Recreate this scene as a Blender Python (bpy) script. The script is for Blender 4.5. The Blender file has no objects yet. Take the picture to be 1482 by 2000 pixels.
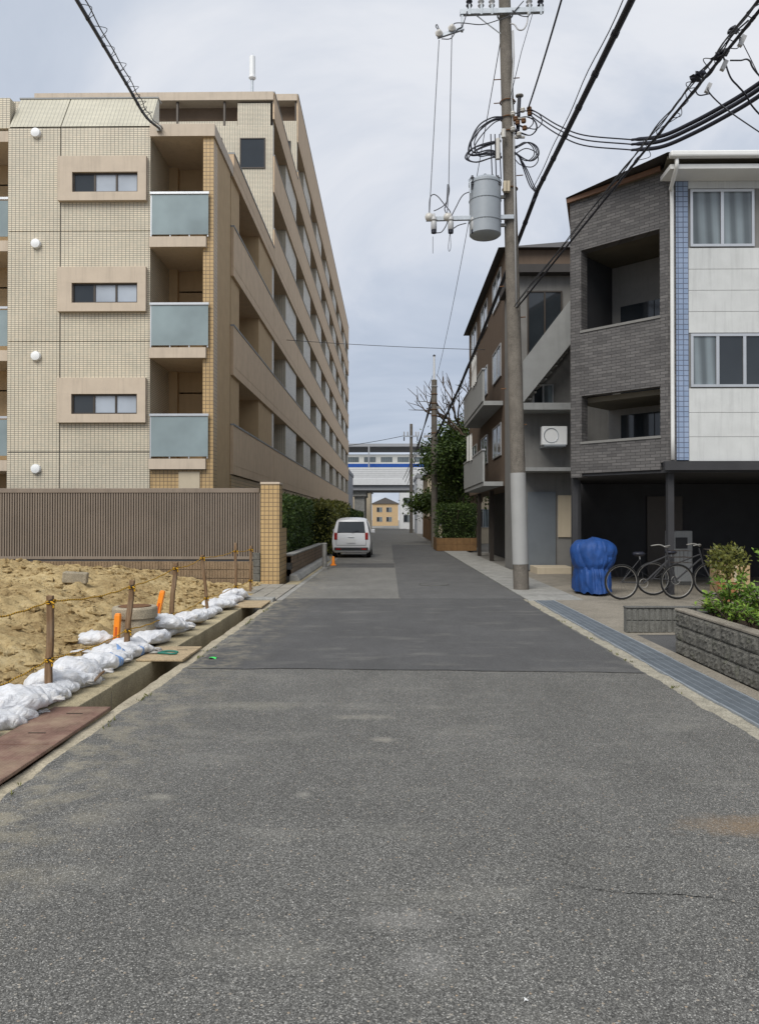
import bpy, bmesh, math, random
from mathutils import Vector, Matrix, noise, Euler
R = math.radians
rnd = random.Random(11)
scene = bpy.context.scene
col = scene.collection

# ------------------------------------------------------------------ camera
CAM0 = Vector((0, 0, 1.5))
cd = bpy.data.cameras.new('camera'); cam = bpy.data.objects.new('camera', cd); col.objects.link(cam)
cam.location = CAM0
cam.rotation_euler = (R(90.573), 0, R(0.802))
cd.sensor_fit = 'VERTICAL'; cd.sensor_height = 24.0; cd.lens = 18.0
cd.clip_start = 0.05; cd.clip_end = 3000
scene.camera = cam
CROT = Euler((R(90.573), 0, R(0.802))).to_matrix()

# ------------------------------------------------------------------ light
SUN_EL, SUN_AZ = 48.0, 205.0           # behind the camera, to its left
world = bpy.data.worlds.new('World'); scene.world = world; world.use_nodes = True
wt = world.node_tree; wt.nodes.clear()
def nd(nt, t, ins=None, **pr):
    n = nt.nodes.new(t)
    for k, v in pr.items(): setattr(n, k, v)
    for k, v in (ins or {}).items():
        s = n.inputs[k]
        if isinstance(v, bpy.types.NodeSocket): nt.links.new(v, s)
        else: s.default_value = v
    return n
def ramp(nt, fac, stops, interp='LINEAR'):
    n = nt.nodes.new('ShaderNodeValToRGB'); cr = n.color_ramp; cr.interpolation = interp
    while len(cr.elements) < len(stops): cr.elements.new(0.5)
    for e, (p, c) in zip(cr.elements, stops):
        e.position = p; e.color = (c[0], c[1], c[2], 1) if hasattr(c, '__len__') else (c, c, c, 1)
    nt.links.new(fac, n.inputs[0]); return n.outputs[0]
def mth(nt, op, a, b=0.0, c=0.0, clamp=False):
    n = nt.nodes.new('ShaderNodeMath'); n.operation = op; n.use_clamp = clamp
    for i, v in enumerate((a, b, c)):
        if isinstance(v, bpy.types.NodeSocket): nt.links.new(v, n.inputs[i])
        else: n.inputs[i].default_value = v
    return n.outputs[0]
def mixc(nt, fac, a, b, blend='MIX'):
    n = nt.nodes.new('ShaderNodeMix'); n.data_type = 'RGBA'; n.blend_type = blend
    for i, v in ((0, fac), (6, a), (7, b)):
        if isinstance(v, bpy.types.NodeSocket): nt.links.new(v, n.inputs[i])
        else: n.inputs[i].default_value = v if i == 0 else (v[0], v[1], v[2], 1)
    return n.outputs[2]

sky = nd(wt, 'ShaderNodeTexSky', sky_type='NISHITA', sun_disc=False, sun_elevation=R(SUN_EL), sun_rotation=R(SUN_AZ))
gen = nd(wt, 'ShaderNodeTexCoord').outputs['Generated']
sep = nd(wt, 'ShaderNodeSeparateXYZ', {0: gen})
zc = mth(wt, 'ADD', mth(wt, 'MAXIMUM', sep.outputs[2], 0.0), 0.22)
flat = nd(wt, 'ShaderNodeCombineXYZ', {0: mth(wt, 'DIVIDE', sep.outputs[0], zc), 1: mth(wt, 'DIVIDE', sep.outputs[1], zc), 2: 0.3})
cn = nd(wt, 'ShaderNodeTexNoise', {'Vector': flat.outputs[0], 'Scale': 0.95, 'Detail': 8.0, 'Roughness': 0.56, 'Distortion': 0.6})
cloud = ramp(wt, cn.outputs[0], [(0.36, (5.0, 5.65, 6.75)), (0.47, (6.1, 6.65, 7.65)), (0.58, (8.1, 8.35, 8.95)), (0.72, (9.0, 9.1, 9.4))])
low = ramp(wt, sep.outputs[2], [(.02, (.88, .90, .93)), (.16, (.90, .92, .95)), (.34, (1.0, 1.0, 1.0)), (.7, (1.03, 1.03, 1.02))])
cloud = mixc(wt, 1.0, cloud, low, 'MULTIPLY')
skyc = mixc(wt, 0.93, sky.outputs[0], cloud)
bg = nd(wt, 'ShaderNodeBackground', {'Color': skyc, 'Strength': 0.065})
wo = nd(wt, 'ShaderNodeOutputWorld', {'Surface': bg.outputs[0]})

sd = bpy.data.lights.new('sun', 'SUN'); sd.energy = 2.0; sd.angle = R(38); sd.color = (1.0, 0.965, 0.90)
sun = bpy.data.objects.new('sun', sd); col.objects.link(sun)
sv = Vector((math.sin(R(SUN_AZ)) * math.cos(R(SUN_EL)), math.cos(R(SUN_AZ)) * math.cos(R(SUN_EL)), math.sin(R(SUN_EL))))
sun.rotation_euler = sv.to_track_quat('Z', 'Y').to_euler(); sun.location = (-8, -12, 25)

vs = scene.view_settings
vs.view_transform = 'Standard'; vs.look = 'None'; vs.exposure = 0.62; vs.gamma = 1.0; vs.use_curve_mapping = False

# ------------------------------------------------------------------ helpers
def ray(u, v): return CROT @ Vector(((u - 741) / 1500, (1000 - v) / 1500, -1))
def P(u, v, Y): d = ray(u, v); return CAM0 + d * (Y / d.y)
def PX(u, v, X): d = ray(u, v); return CAM0 + d * (X / d.x)
def PZ(u, v, z): d = ray(u, v); return CAM0 + d * ((z - 1.5) / d.z)
def ss(t): t = max(0.0, min(1.0, t)); return t * t * (3 - 2 * t)
def fbm(x, y, z=0, o=4): return noise.fractal(Vector((x, y, z)), 1.0, 2.0, o)

class MB:
    def __init__(s): s.v = []; s.f = []; s.uv = None
    def add(s, vs_, fs):
        b = len(s.v); s.v += [Vector(p) for p in vs_]; s.f += [tuple(i + b for i in f) for f in fs]; return s
    def box(s, x0, x1, y0, y1, z0, z1):
        return s.add([(x0,y0,z0),(x1,y0,z0),(x1,y1,z0),(x0,y1,z0),(x0,y0,z1),(x1,y0,z1),(x1,y1,z1),(x0,y1,z1)],
                     [(0,3,2,1),(4,5,6,7),(0,1,5,4),(1,2,6,5),(2,3,7,6),(3,0,4,7)])
    def obox(s, c, h, rot):
        c = Vector(c); pts = []
        for z in (-1, 1):
            for x, y in ((-1,-1),(1,-1),(1,1),(-1,1)): pts.append(c + rot @ Vector((x*h[0], y*h[1], z*h[2])))
        return s.add(pts, [(0,3,2,1),(4,5,6,7),(0,1,5,4),(1,2,6,5),(2,3,7,6),(3,0,4,7)])
    def prism(s, poly, z0, z1):
        n = len(poly); a = sum(poly[i][0]*poly[(i+1)%n][1]-poly[(i+1)%n][0]*poly[i][1] for i in range(n))
        if a < 0: poly = poly[::-1]
        pts = [(p[0],p[1],z0) for p in poly] + [(p[0],p[1],z1) for p in poly]
        fs = [tuple(range(n))[::-1], tuple(range(n, 2*n))] + [(i,(i+1)%n,n+(i+1)%n,n+i) for i in range(n)]
        return s.add(pts, fs)
    def ext(s, poly, vec):
        n = len(poly); vec = Vector(vec); pts = [Vector(p) for p in poly] + [Vector(p) + vec for p in poly]
        return s.add(pts, [tuple(range(n))[::-1], tuple(range(n, 2*n))] + [(i,(i+1)%n,n+(i+1)%n,n+i) for i in range(n)])
    def quad(s, *p): return s.add(p, [tuple(range(len(p)))])
    def tube(s, pts, r, n=6, cap=True, closed=False):
        pts = [Vector(p) for p in pts]; m = len(pts); rs = r if hasattr(r, '__len__') else [r]*m
        base = len(s.v); up = None; L = 0.0; us = []
        for i, p in enumerate(pts):
            if closed: t = pts[(i+1)%m] - pts[i-1]
            else: t = pts[min(i+1, m-1)] - pts[max(i-1, 0)]
            t = t.normalized() if t.length > 1e-9 else Vector((0,0,1))
            if up is None:
                a = Vector((0,0,1)) if abs(t.z) < .9 else Vector((1,0,0)); up = (a - t*a.dot(t)).normalized()
            else:
                up = up - t*up.dot(t); up = up.normalized() if up.length > 1e-6 else t.orthogonal().normalized()
            w = t.cross(up)
            if i: L += (pts[i]-pts[i-1]).length
            for k in range(n):
                a = 2*math.pi*k/n; s.v.append(p + (up*math.cos(a) + w*math.sin(a))*rs[i]); us.append((L, k/n))
        if s.uv is None and base == 0: s.uv = {}
        if s.uv is not None:
            for i, u in enumerate(us): s.uv[base+i] = u
        for i in range(m if closed else m-1):
            j = (i+1) % m
            for k in range(n):
                k2 = (k+1) % n; s.f.append((base+i*n+k, base+i*n+k2, base+j*n+k2, base+j*n+k))
        if cap and not closed:
            s.f.append(tuple(base+k for k in range(n))[::-1]); s.f.append(tuple(base+(m-1)*n+k for k in range(n)))
        return s
    def cyl(s, p0, p1, r0, r1=None, n=12): return s.tube([p0, p1], [r0, r0 if r1 is None else r1], n)
    def lathe(s, c, prof, n=16, rot=None):
        c = Vector(c); b = len(s.v); m = len(prof)
        for r, z in prof:
            for k in range(n):
                a = 2*math.pi*k/n; q = Vector((r*math.cos(a), r*math.sin(a), z)); s.v.append(c + (rot @ q if rot else q))
        for i in range(m-1):
            for k in range(n): k2 = (k+1)%n; s.f.append((b+i*n+k, b+i*n+k2, b+(i+1)*n+k2, b+(i+1)*n+k))
        s.f.append(tuple(b+k for k in range(n))[::-1]); s.f.append(tuple(b+(m-1)*n+k for k in range(n))); return s
    def ring(s, c, rad, r, ax=(0,0,1), n=24, k=6):
        c = Vector(c); ax = Vector(ax).normalized(); a = ax.orthogonal().normalized(); b = ax.cross(a)
        return s.tube([c + (a*math.cos(2*math.pi*i/n) + b*math.sin(2*math.pi*i/n))*rad for i in range(n)], r, k, closed=True)
    def grid(s, fn, nu, nv):
        b = len(s.v)
        for j in range(nv+1):
            for i in range(nu+1): s.v.append(Vector(fn(i/nu, j/nv)))
        for j in range(nv):
            for i in range(nu): a = b+j*(nu+1)+i; s.f.append((a, a+1, a+nu+2, a+nu+1))
        return s
    def lump(s, c, r, seed=0, nu=10, nv=6, amp=.25):
        c = Vector(c); r = r if hasattr(r, '__len__') else (r, r, r); b = len(s.v)
        for j in range(nv+1):
            th = math.pi*j/nv
            for i in range(nu):
                ph = 2*math.pi*i/nu; q = Vector((math.sin(th)*math.cos(ph), math.sin(th)*math.sin(ph), math.cos(th)))
                k = 1 + amp*noise.noise(q*1.7 + Vector((seed*3.7, seed*1.3, 0)))*1.6
                s.v.append(c + Vector((q.x*r[0], q.y*r[1], q.z*r[2]))*k)
        for j in range(nv):
            for i in range(nu): i2 = (i+1)%nu; s.f.append((b+j*nu+i, b+(j+1)*nu+i, b+(j+1)*nu+i2, b+j*nu+i2))
        return s
    def mesh(s, name, mat, off, smooth=False, sharp=None):
        me = bpy.data.meshes.new(name); me.from_pydata([p - off for p in s.v], [], s.f); me.update()
        if s.uv:
            uvl = me.uv_layers.new(name='UVMap')
            for l in me.loops: uvl.data[l.index].uv = s.uv.get(l.vertex_index, (0, 0))
        if mat: me.materials.append(mat)
        if smooth:
            me.shade_smooth()
            if sharp: me.set_sharp_from_angle(angle=R(sharp))
        return me
    def build(s, name, mat, parent=None, loc=None, smooth=False, sharp=None, bevel=0):
        if parent is not None: off = root_loc(parent)
        elif loc is not None: off = Vector(loc)
        else:
            lo = Vector((min(p.x for p in s.v), min(p.y for p in s.v), min(p.z for p in s.v))); hi = Vector((max(p.x for p in s.v), max(p.y for p in s.v), 0))
            off = Vector(((lo.x+hi.x)/2, (lo.y+hi.y)/2, lo.z))
        o = bpy.data.objects.new(name, s.mesh(name, mat, off, smooth, sharp)); col.objects.link(o)
        if parent is not None: o.parent = parent
        else: o.location = off
        if bevel:
            b = o.modifiers.new('bevel', 'BEVEL'); b.width = bevel; b.segments = 2; b.limit_method = 'ANGLE'; b.angle_limit = R(40)
        return o
def root_loc(o):
    v = Vector((0,0,0))
    while o is not None: v = v + o.location; o = o.parent
    return v
def tag(o, label, cat, group=None):
    o['label'] = label; o['category'] = cat
    if group: o['group'] = group
    return o
def thing(name, label, cat, loc, group=None):
    o = bpy.data.objects.new(name, None); col.objects.link(o); o.location = loc; o.empty_display_size = .2
    return tag(o, label, cat, group)
def struct(o): o['kind'] = 'structure'; return o
def stuff(o): o['kind'] = 'stuff'; return o
def inst(name, me, loc, parent=None, rz=0, sc=1):
    o = bpy.data.objects.new(name, me); col.objects.link(o)
    if parent is not None: o.parent = parent; o.location = Vector(loc) - root_loc(parent)
    else: o.location = loc
    o.rotation_euler = rz if hasattr(rz, '__len__') else (0, 0, rz)
    o.scale = sc if hasattr(sc, '__len__') else (sc, sc, sc)
    return o
def spline(pts, n=10):
    pts = [Vector(p) for p in pts]; out = []
    q = [pts[0]*2 - pts[1]] + pts + [pts[-1]*2 - pts[-2]]
    for i in range(1, len(q)-2):
        for k in range(n):
            t = k/n; a, b, c, d = q[i-1], q[i], q[i+1], q[i+2]
            out.append(.5*((2*b) + (c-a)*t + (2*a-5*b+4*c-d)*t*t + (3*b-a-3*c+d)*t**3))
    return out + [pts[-1]]
def sag(a, b, s, n=24):
    a, b = Vector(a), Vector(b); return [a.lerp(b, i/n) - Vector((0,0,4*s*(i/n)*(1-i/n))) for i in range(n+1)]
ORD = ['first','second','third','fourth','fifth','sixth','seventh','eighth','ninth','tenth','eleventh','twelfth','thirteenth','fourteenth','fifteenth','sixteenth','seventeenth','eighteenth','nineteenth','twentieth']

# ------------------------------------------------------------------ materials
def lin(c): c /= 255; return c/12.92 if c <= .04045 else ((c+.055)/1.055)**2.4
def S(r, g, b): return (lin(r), lin(g), lin(b))
def newmat(name, rough=.8, spec=.3, metal=0.0):
    m = bpy.data.materials.new(name); m.use_nodes = True; nt = m.node_tree; b = nt.nodes['Principled BSDF']
    b.inputs['Roughness'].default_value = rough; b.inputs['Specular IOR Level'].default_value = spec; b.inputs['Metallic'].default_value = metal
    return m, nt, b
def setc(nt, b, c):
    if isinstance(c, bpy.types.NodeSocket): nt.links.new(c, b.inputs['Base Color'])
    else: b.inputs['Base Color'].default_value = (c[0], c[1], c[2], 1)
def bump(nt, b, h, strength=.4, dist=.01):
    n = nd(nt, 'ShaderNodeBump', {'Height': h, 'Strength': strength, 'Distance': dist}); nt.links.new(n.outputs[0], b.inputs['Normal'])
def pos(nt): return nd(nt, 'ShaderNodeNewGeometry').outputs['Position']
def obj_co(nt): return nd(nt, 'ShaderNodeTexCoord').outputs['Object']
def nz(nt, vec, scale, detail=4.0, rough=.55, dist=0.0, dims=None):
    return nd(nt, 'ShaderNodeTexNoise', {'Vector': vec, 'Scale': scale, 'Detail': detail, 'Roughness': rough, 'Distortion': dist}).outputs[0]
def scaled(nt, vec, sc): return nd(nt, 'ShaderNodeMapping', {'Vector': vec, 'Scale': sc}).outputs[0]

def plain(name, c, rough=.6, spec=.3, metal=0.0, var=.12, scale=3.0, bmp=0.0, dirt=0.0, streak=0.0):
    m, nt, b = newmat(name, rough, spec, metal); p = pos(nt)
    f = nz(nt, p, scale, 6.0, .6)
    cc = ramp(nt, f, [(.25, tuple(x*(1-var) for x in c)), (.75, tuple(min(.95, x*(1+var)) for x in c))])
    if streak:
        s = nz(nt, scaled(nt, p, (6, 6, .35)), 1.6, 5.0, .65)
        cc = mixc(nt, mth(nt, 'MULTIPLY', ramp(nt, s, [(.5, 0.0), (.78, 1.0)]), streak), cc, tuple(x*.35 for x in c))
    if dirt:
        d = nz(nt, p, 1.3, 8.0, .7)
        cc = mixc(nt, mth(nt, 'MULTIPLY', ramp(nt, d, [(.48, 0.0), (.7, 1.0)]), dirt), cc, tuple(x*.45 for x in c))
    setc(nt, b, cc)
    if bmp: bump(nt, b, nz(nt, p, 60.0, 4.0), bmp, .004)
    return m

def asphalt(name, dark, mid, light, cell=150, contrast=1.0, dust=0.0, marks=False, bmp=.5):
    m, nt, b = newmat(name, .88, .25); p = pos(nt)
    v = nd(nt, 'ShaderNodeTexVoronoi', {'Vector': p, 'Scale': cell, 'Randomness': 1.0})
    sc = nd(nt, 'ShaderNodeSeparateColor', {0: v.outputs['Color']})
    stone = ramp(nt, sc.outputs[0], [(0.0, dark), (.32, tuple(a*.75 for a in mid)), (.62, mid), (.88, light), (.985, tuple(min(.8, a*1.6) for a in light)), (1.0, tuple(min(.85, a*2.2) for a in light))])
    v2 = nd(nt, 'ShaderNodeTexVoronoi', {'Vector': p, 'Scale': cell*.40, 'Randomness': 1.0})
    s2 = nd(nt, 'ShaderNodeSeparateColor', {0: v2.outputs['Color']})
    big = mth(nt, 'MULTIPLY', ramp(nt, s2.outputs[1], [(.66, 0.0), (.70, 1.0)]), ramp(nt, v2.outputs['Distance'], [(.32, 1.0), (.44, 0.0)]))
    bigc = ramp(nt, s2.outputs[2], [(0, dark), (.45, mid), (.8, light), (.93, tuple(a*k for a, k in zip(light, (1.75, 1.7, 1.6)))), (1.0, tuple(a*k for a, k in zip(light, (1.9, 1.45, 1.05))))])
    cc = mixc(nt, mth(nt, 'MULTIPLY', big, .85*contrast), stone, bigc)
    gap = ramp(nt, v.outputs['Distance'], [(.38, 0.0), (.75, 1.0)])
    cc = mixc(nt, mth(nt, 'MULTIPLY', gap, .55), cc, dark)
    cc = mixc(nt, 1-contrast, cc, mid) if contrast < 1 else cc
    lo = nz(nt, p, .55, 5.0, .6)
    cc = mixc(nt, 1.0, cc, ramp(nt, lo, [(.3, .88), (.7, 1.10)]), 'MULTIPLY')
    lo2 = nz(nt, scaled(nt, p, (1.0, .35, 1.0)), 3.0, 6.0, .65)
    cc = mixc(nt, 1.0, cc, ramp(nt, lo2, [(.32, .90), (.68, 1.08)]), 'MULTIPLY')
    if dust:
        d = nz(nt, scaled(nt, p, (1.0, 2.2, 1.0)), 1.15, 7.0, .62)
        cc = mixc(nt, mth(nt, 'MULTIPLY', ramp(nt, d, [(.54, 0.0), (.74, 1.0)]), dust), cc, (.36, .345, .30))
        # dry soil carried over from the building site on the left
        sx = nd(nt, 'ShaderNodeSeparateXYZ', {0: p})
        e = mth(nt, 'MULTIPLY', ramp(nt, mth(nt, 'ADD', mth(nt, 'MULTIPLY', sx.outputs[0], -.5), 0.0), [(.62, 0.0), (1.0, 1.0)]), ramp(nt, nz(nt, p, 4.5, 6.0, .7), [(.46, 0.0), (.66, 1.0)]))
        cc = mixc(nt, mth(nt, 'MULTIPLY', e, .55), cc, (.36, .32, .23))
    if marks:
        for (x, y, rx, ry, c, k) in ((1.80, 3.80, .46, .17, (.27, .175, .09), .62), (-.05, 5.25, .10, .09, (.40, .37, .31), .55), (-1.25, 4.15, .12, .07, (.38, .36, .30), .5), (-.47, 4.2, .06, .06, (.4, .38, .33), .45), (.03, 2.9, .22, .10, (.36, .345, .32), .35), (.12, 2.62, .15, .12, (.36, .35, .33), .28), (-.2, 5.85, .35, .1, (.4, .375, .31), .35), (-1.1, 6.2, .5, .18, (.36, .34, .27), .35)):
            q = nd(nt, 'ShaderNodeMapping', {'Vector': p, 'Location': (-x/rx, -y/ry, 0), 'Scale': (1/rx, 1/ry, 0)}).outputs[0]
            ln = nd(nt, 'ShaderNodeVectorMath', {0: q}, operation='LENGTH').outputs['Value']
            ln = mth(nt, 'ADD', ln, mth(nt, 'MULTIPLY', mth(nt, 'SUBTRACT', nz(nt, p, 9.0, 6.0, .7), .5), 1.7))
            f = mth(nt, 'MULTIPLY', ramp(nt, ln, [(.25, 1.0), (1.0, 0.0)]), k)
            f = mth(nt, 'MULTIPLY', f, ramp(nt, sc.outputs[1], [(0, .35), (1, 1.0)]))
            cc = mixc(nt, f, cc, c)
    setc(nt, b, cc); bump(nt, b, mth(nt, 'ADD', sc.outputs[0], mth(nt, 'MULTIPLY', v.outputs['Distance'], -1.2)), bmp, .004)
    return m

def facade_uv(nt, off=(0, 0)):
    g = nd(nt, 'ShaderNodeNewGeometry'); p = nd(nt, 'ShaderNodeSeparateXYZ', {0: g.outputs['Position']}); n = nd(nt, 'ShaderNodeSeparateXYZ', {0: g.outputs['True Normal']})
    side = mth(nt, 'GREATER_THAN', mth(nt, 'ABSOLUTE', n.outputs[0]), .75)
    diag = mth(nt, 'MULTIPLY', mth(nt, 'GREATER_THAN', mth(nt, 'ABSOLUTE', n.outputs[0]), .35), mth(nt, 'GREATER_THAN', mth(nt, 'ABSOLUTE', n.outputs[1]), .35))
    u = mth(nt, 'ADD', mth(nt, 'MULTIPLY', p.outputs[0], mth(nt, 'SUBTRACT', 1.0, side)), mth(nt, 'MULTIPLY', p.outputs[1], side))
    u = mth(nt, 'MULTIPLY', u, mth(nt, 'ADD', 1.0, mth(nt, 'MULTIPLY', diag, .41)))
    return nd(nt, 'ShaderNodeCombineXYZ', {0: mth(nt, 'ADD', u, off[0]), 1: mth(nt, 'ADD', p.outputs[2], off[1]), 2: 0.0}).outputs[0], g.outputs['Position']
def tile(name, c1, c2, grout, w, h, mortar=.006, stagger=0.0, rough=.45, spec=.4, dirt=.25, bmp=.5):
    m, nt, b = newmat(name, rough, spec); uv, p = facade_uv(nt)
    t = nd(nt, 'ShaderNodeTexBrick', {'Vector': uv, 'Color1': (*c1, 1), 'Color2': (*c2, 1), 'Mortar': (*grout, 1), 'Scale': 1.0, 'Mortar Size': mortar, 'Mortar Smooth': .15, 'Bias': 0.0, 'Brick Width': w, 'Row Height': h}, offset=stagger, squash=1.0)
    cc = mixc(nt, 1.0, t.outputs[0], ramp(nt, nz(nt, p, .8, 6.0, .65), [(.3, .88), (.7, 1.08)]), 'MULTIPLY')
    s = nz(nt, scaled(nt, p, (4, 4, .25)), 1.3, 6.0, .65)
    cc = mixc(nt, mth(nt, 'MULTIPLY', ramp(nt, s, [(.55, 0.0), (.8, 1.0)]), dirt), cc, tuple(x*.4 for x in c1))
    setc(nt, b, cc); bump(nt, b, mth(nt, 'SUBTRACT', 1.0, t.outputs[1]), bmp, .004)
    return m

M = {}
M['asphalt'] = asphalt('asphalt_worn', (.050, .049, .046), (.152, .149, .138), (.245, .239, .222), 215, 1.0, .22, True, .42)
M['asphalt_new'] = asphalt('asphalt_new', (.055, .055, .056), (.096, .095, .095), (.13, .129, .127), 190, .6, .2, False, .35)
M['asphalt_old'] = asphalt('asphalt_old', (.09, .088, .083), (.195, .190, .175), (.27, .263, .245), 170, .7, .18, False, .4)
M['asphalt_mid'] = asphalt('asphalt_mid', (.065, .065, .065), (.122, .121, .119), (.165, .164, .16), 170, .6, .1, False, .4)
def concrete(name, c, stain=.35, scale=2.0, agg=True, moss=0.0):
    m, nt, b = newmat(name, .9, .2); p = pos(nt)
    cc = ramp(nt, nz(nt, p, scale, 8.0, .65), [(.28, tuple(x*.72 for x in c)), (.5, c), (.75, tuple(min(.9, x*1.18) for x in c))])
    if agg:
        v = nd(nt, 'ShaderNodeTexVoronoi', {'Vector': p, 'Scale': 120.0}); s = nd(nt, 'ShaderNodeSeparateColor', {0: v.outputs['Color']})
        cc = mixc(nt, 1.0, cc, ramp(nt, s.outputs[0], [(0, .7), (.5, 1.0), (1, 1.25)]), 'MULTIPLY')
    d = nz(nt, scaled(nt, p, (3, 3, 1.2)), 2.2, 8.0, .7)
    cc = mixc(nt, mth(nt, 'MULTIPLY', ramp(nt, d, [(.5, 0.0), (.72, 1.0)]), stain), cc, tuple(x*.38 for x in c))
    if moss:
        g = nz(nt, p, 6.0, 6.0, .7); cc = mixc(nt, mth(nt, 'MULTIPLY', ramp(nt, g, [(.56, 0.0), (.68, 1.0)]), moss), cc, (.10, .12, .05))
    setc(nt, b, cc); bump(nt, b, nz(nt, p, 45.0, 6.0, .7), .45, .006)
    return m
M['concrete'] = concrete('concrete_kerb', (.37, .315, .205), .45)
M['concrete_lip'] = concrete('concrete_lip', (.38, .335, .25), .5, 3.0)
M['concrete_rough'] = concrete('concrete_rough', (.33, .305, .245), .6, 7.0)
M['concrete_grey'] = concrete('concrete_grey', (.30, .295, .275), .4)
M['concrete_drive'] = concrete('concrete_driveway', (.25, .225, .185), .45, 1.2)
M['concrete_dark'] = concrete('concrete_dark', (.12, .118, .11), .3)
M['concrete_pole'] = concrete('concrete_pole', (.16, .143, .122), .5, 4.0)
M['ditch'] = concrete('ditch_concrete', (.23, .20, .145), .6, 3.0)
M['riser'] = concrete('riser_concrete', (.33, .285, .21), .35, 3.0)
M['block_dark'] = concrete('split_block', (.135, .13, .115), .8, 14.0, True, .25)
M['block_brown'] = concrete('ribbed_block_brown', (.25, .18, .115), .3, 5.0)
M['block_grey'] = concrete('ribbed_block_grey', (.15, .148, .135), .6, 7.0)

def m_dirt():
    m, nt, b = newmat('dry_soil', .97, .1); p = pos(nt)
    a = nz(nt, p, 1.1, 8.0, .68); f = nz(nt, p, 14.0, 8.0, .75)
    cc = ramp(nt, mth(nt, 'ADD', mth(nt, 'MULTIPLY', a, .55), mth(nt, 'MULTIPLY', f, .45)), [(.35, (.12, .08, .035)), (.43, (.33, .235, .115)), (.54, (.49, .375, .195)), (.70, (.60, .50, .31))])
    cc = mixc(nt, mth(nt, 'MULTIPLY', ramp(nt, nz(nt, p, 3.0, 6.0, .6), [(.62, 0.0), (.78, 1.0)]), .35), cc, (.27, .18, .09))
    cc = mixc(nt, mth(nt, 'MULTIPLY', ramp(nt, nz(nt, p, 26.0, 5.0, .7), [(.34, 1.0), (.44, 0.0)]), .8), cc, (.11, .075, .033))
    setc(nt, b, cc); bump(nt, b, mth(nt, 'ADD', nz(nt, p, 22.0, 8.0, .75), mth(nt, 'MULTIPLY', nz(nt, p, 90.0, 4.0), .3)), .9, .035)
    return m
M['dirt'] = m_dirt()
M['ground'] = concrete('ground_far', (.22, .21, .19), .3, .3, False)

TILE_C = S(221, 213, 186)
M['tile_pale'] = tile('mosaic_tile_pale', (.67, .59, .455), (.60, .55, .43), (.175, .16, .13), .1, .05, .0068, 0, .4, .4, .22)
M['tile_roof'] = tile('mosaic_tile_slant', (.60, .565, .445), (.56, .53, .42), (.22, .21, .185), .1, .05, .005, 0, .35, .4, .05)
M['tile_ochre'] = tile('mosaic_tile_ochre', (.50, .345, .165), (.45, .31, .15), (.17, .12, .07), .1, .1, .008, 0, .4, .4, .15)
M['tile_brown'] = tile('planter_tile_brown', (.20, .14, .09), (.25, .18, .12), (.09, .07, .055), .4, .1, .008, .5, .6, .3, .3)
M['brick_grey'] = tile('brick_tile_grey', (.088, .083, .081), (.148, .140, .135), (.05, .047, .046), .21, .062, .006, .5, .5, .35, .15)
M['tile_blue'] = tile('tile_blue', (.23, .30, .43), (.27, .335, .46), (.09, .11, .16), .1, .1, .008, 0, .25, .5, .08)
M['beige'] = plain('beige_paint', (.52, .44, .35), .75, .25, var=.07, streak=.28)
M['peach'] = plain('peach_render', (.57, .43, .29), .75, .25, var=.09, streak=.34)
M['tan'] = plain('tan_wall', (.46, .33, .19), .8, .2, var=.08, streak=.15)
M['brown_wall'] = plain('brown_render', (.13, .095, .07), .8, .2, var=.1, streak=.2)
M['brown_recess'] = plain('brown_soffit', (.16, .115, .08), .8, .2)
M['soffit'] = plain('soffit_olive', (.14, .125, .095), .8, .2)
M['white_panel'] = plain('white_siding', (.56, .57, .56), .6, .3, var=.08, streak=.32)
M['cream'] = plain('cream_render', (.50, .43, .32), .8, .2, var=.06, streak=.2)
M['grey_render'] = plain('grey_render', (.20, .195, .185), .85, .2, var=.1, streak=.25)
M['grey_light'] = plain('light_grey_render', (.30, .305, .30), .85, .2, var=.08, streak=.25)
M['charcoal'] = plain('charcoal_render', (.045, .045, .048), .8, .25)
M['white_paint'] = plain('white_paint', (.72, .72, .70), .45, .4, var=.05, dirt=.12)
M['white_plastic'] = plain('white_plastic', (.78, .79, .79), .4, .4, var=.03)
M['fence_brown'] = plain('fence_bronze', (.215, .175, .14), .55, .35, .0, var=.12, scale=2.0, streak=.35)
M['bronze'] = plain('bronze_frame', (.06, .05, .042), .45, .4, .3, var=.1)
M['alu'] = plain('aluminium', (.55, .56, .57), .35, .5, .75, var=.06)
M['steel'] = plain('galvanised_steel', (.40, .43, .46), .45, .5, .6, var=.15, scale=8)
M['steel_rusty'] = plain('weathered_steel', (.30, .29, .27), .6, .4, .5, var=.3, scale=10)
M['grate'] = plain('grating_steel', (.21, .24, .27), .5, .5, .45, var=.2, scale=6)
M['grate_frame'] = plain('grating_frame', (.36, .395, .43), .5, .5, .4, var=.15, scale=6, dirt=.3)
M['rust_bolt'] = plain('rusty_iron', (.16, .085, .045), .85, .2, .2, var=.3, scale=20)
M['black_rubber'] = plain('black_cable', (.012, .013, .022), .5, .4, var=.1)
M['cable_grey'] = plain('grey_cable', (.06, .062, .07), .55, .35, var=.1)
M['porcelain'] = plain('porcelain', (.50, .48, .44), .25, .5, var=.05)
M['insul_grey'] = plain('insulator_grey', (.40, .40, .40), .35, .5, var=.05)
M['transformer'] = plain('transformer_grey', (.29, .32, .35), .45, .45, .0, var=.08, dirt=.1)
M['wire_thin'] = plain('bare_wire', (.10, .105, .12), .5, .4, .3)
M['orange'] = plain('orange_plastic', (.90, .27, .02), .45, .4, var=.06, dirt=.08)
M['roof_dark'] = plain('roof_dark', (.05, .045, .042), .6, .3)
M['fascia'] = plain('fascia_brown', (.17, .095, .06), .6, .3, var=.12)
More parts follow.
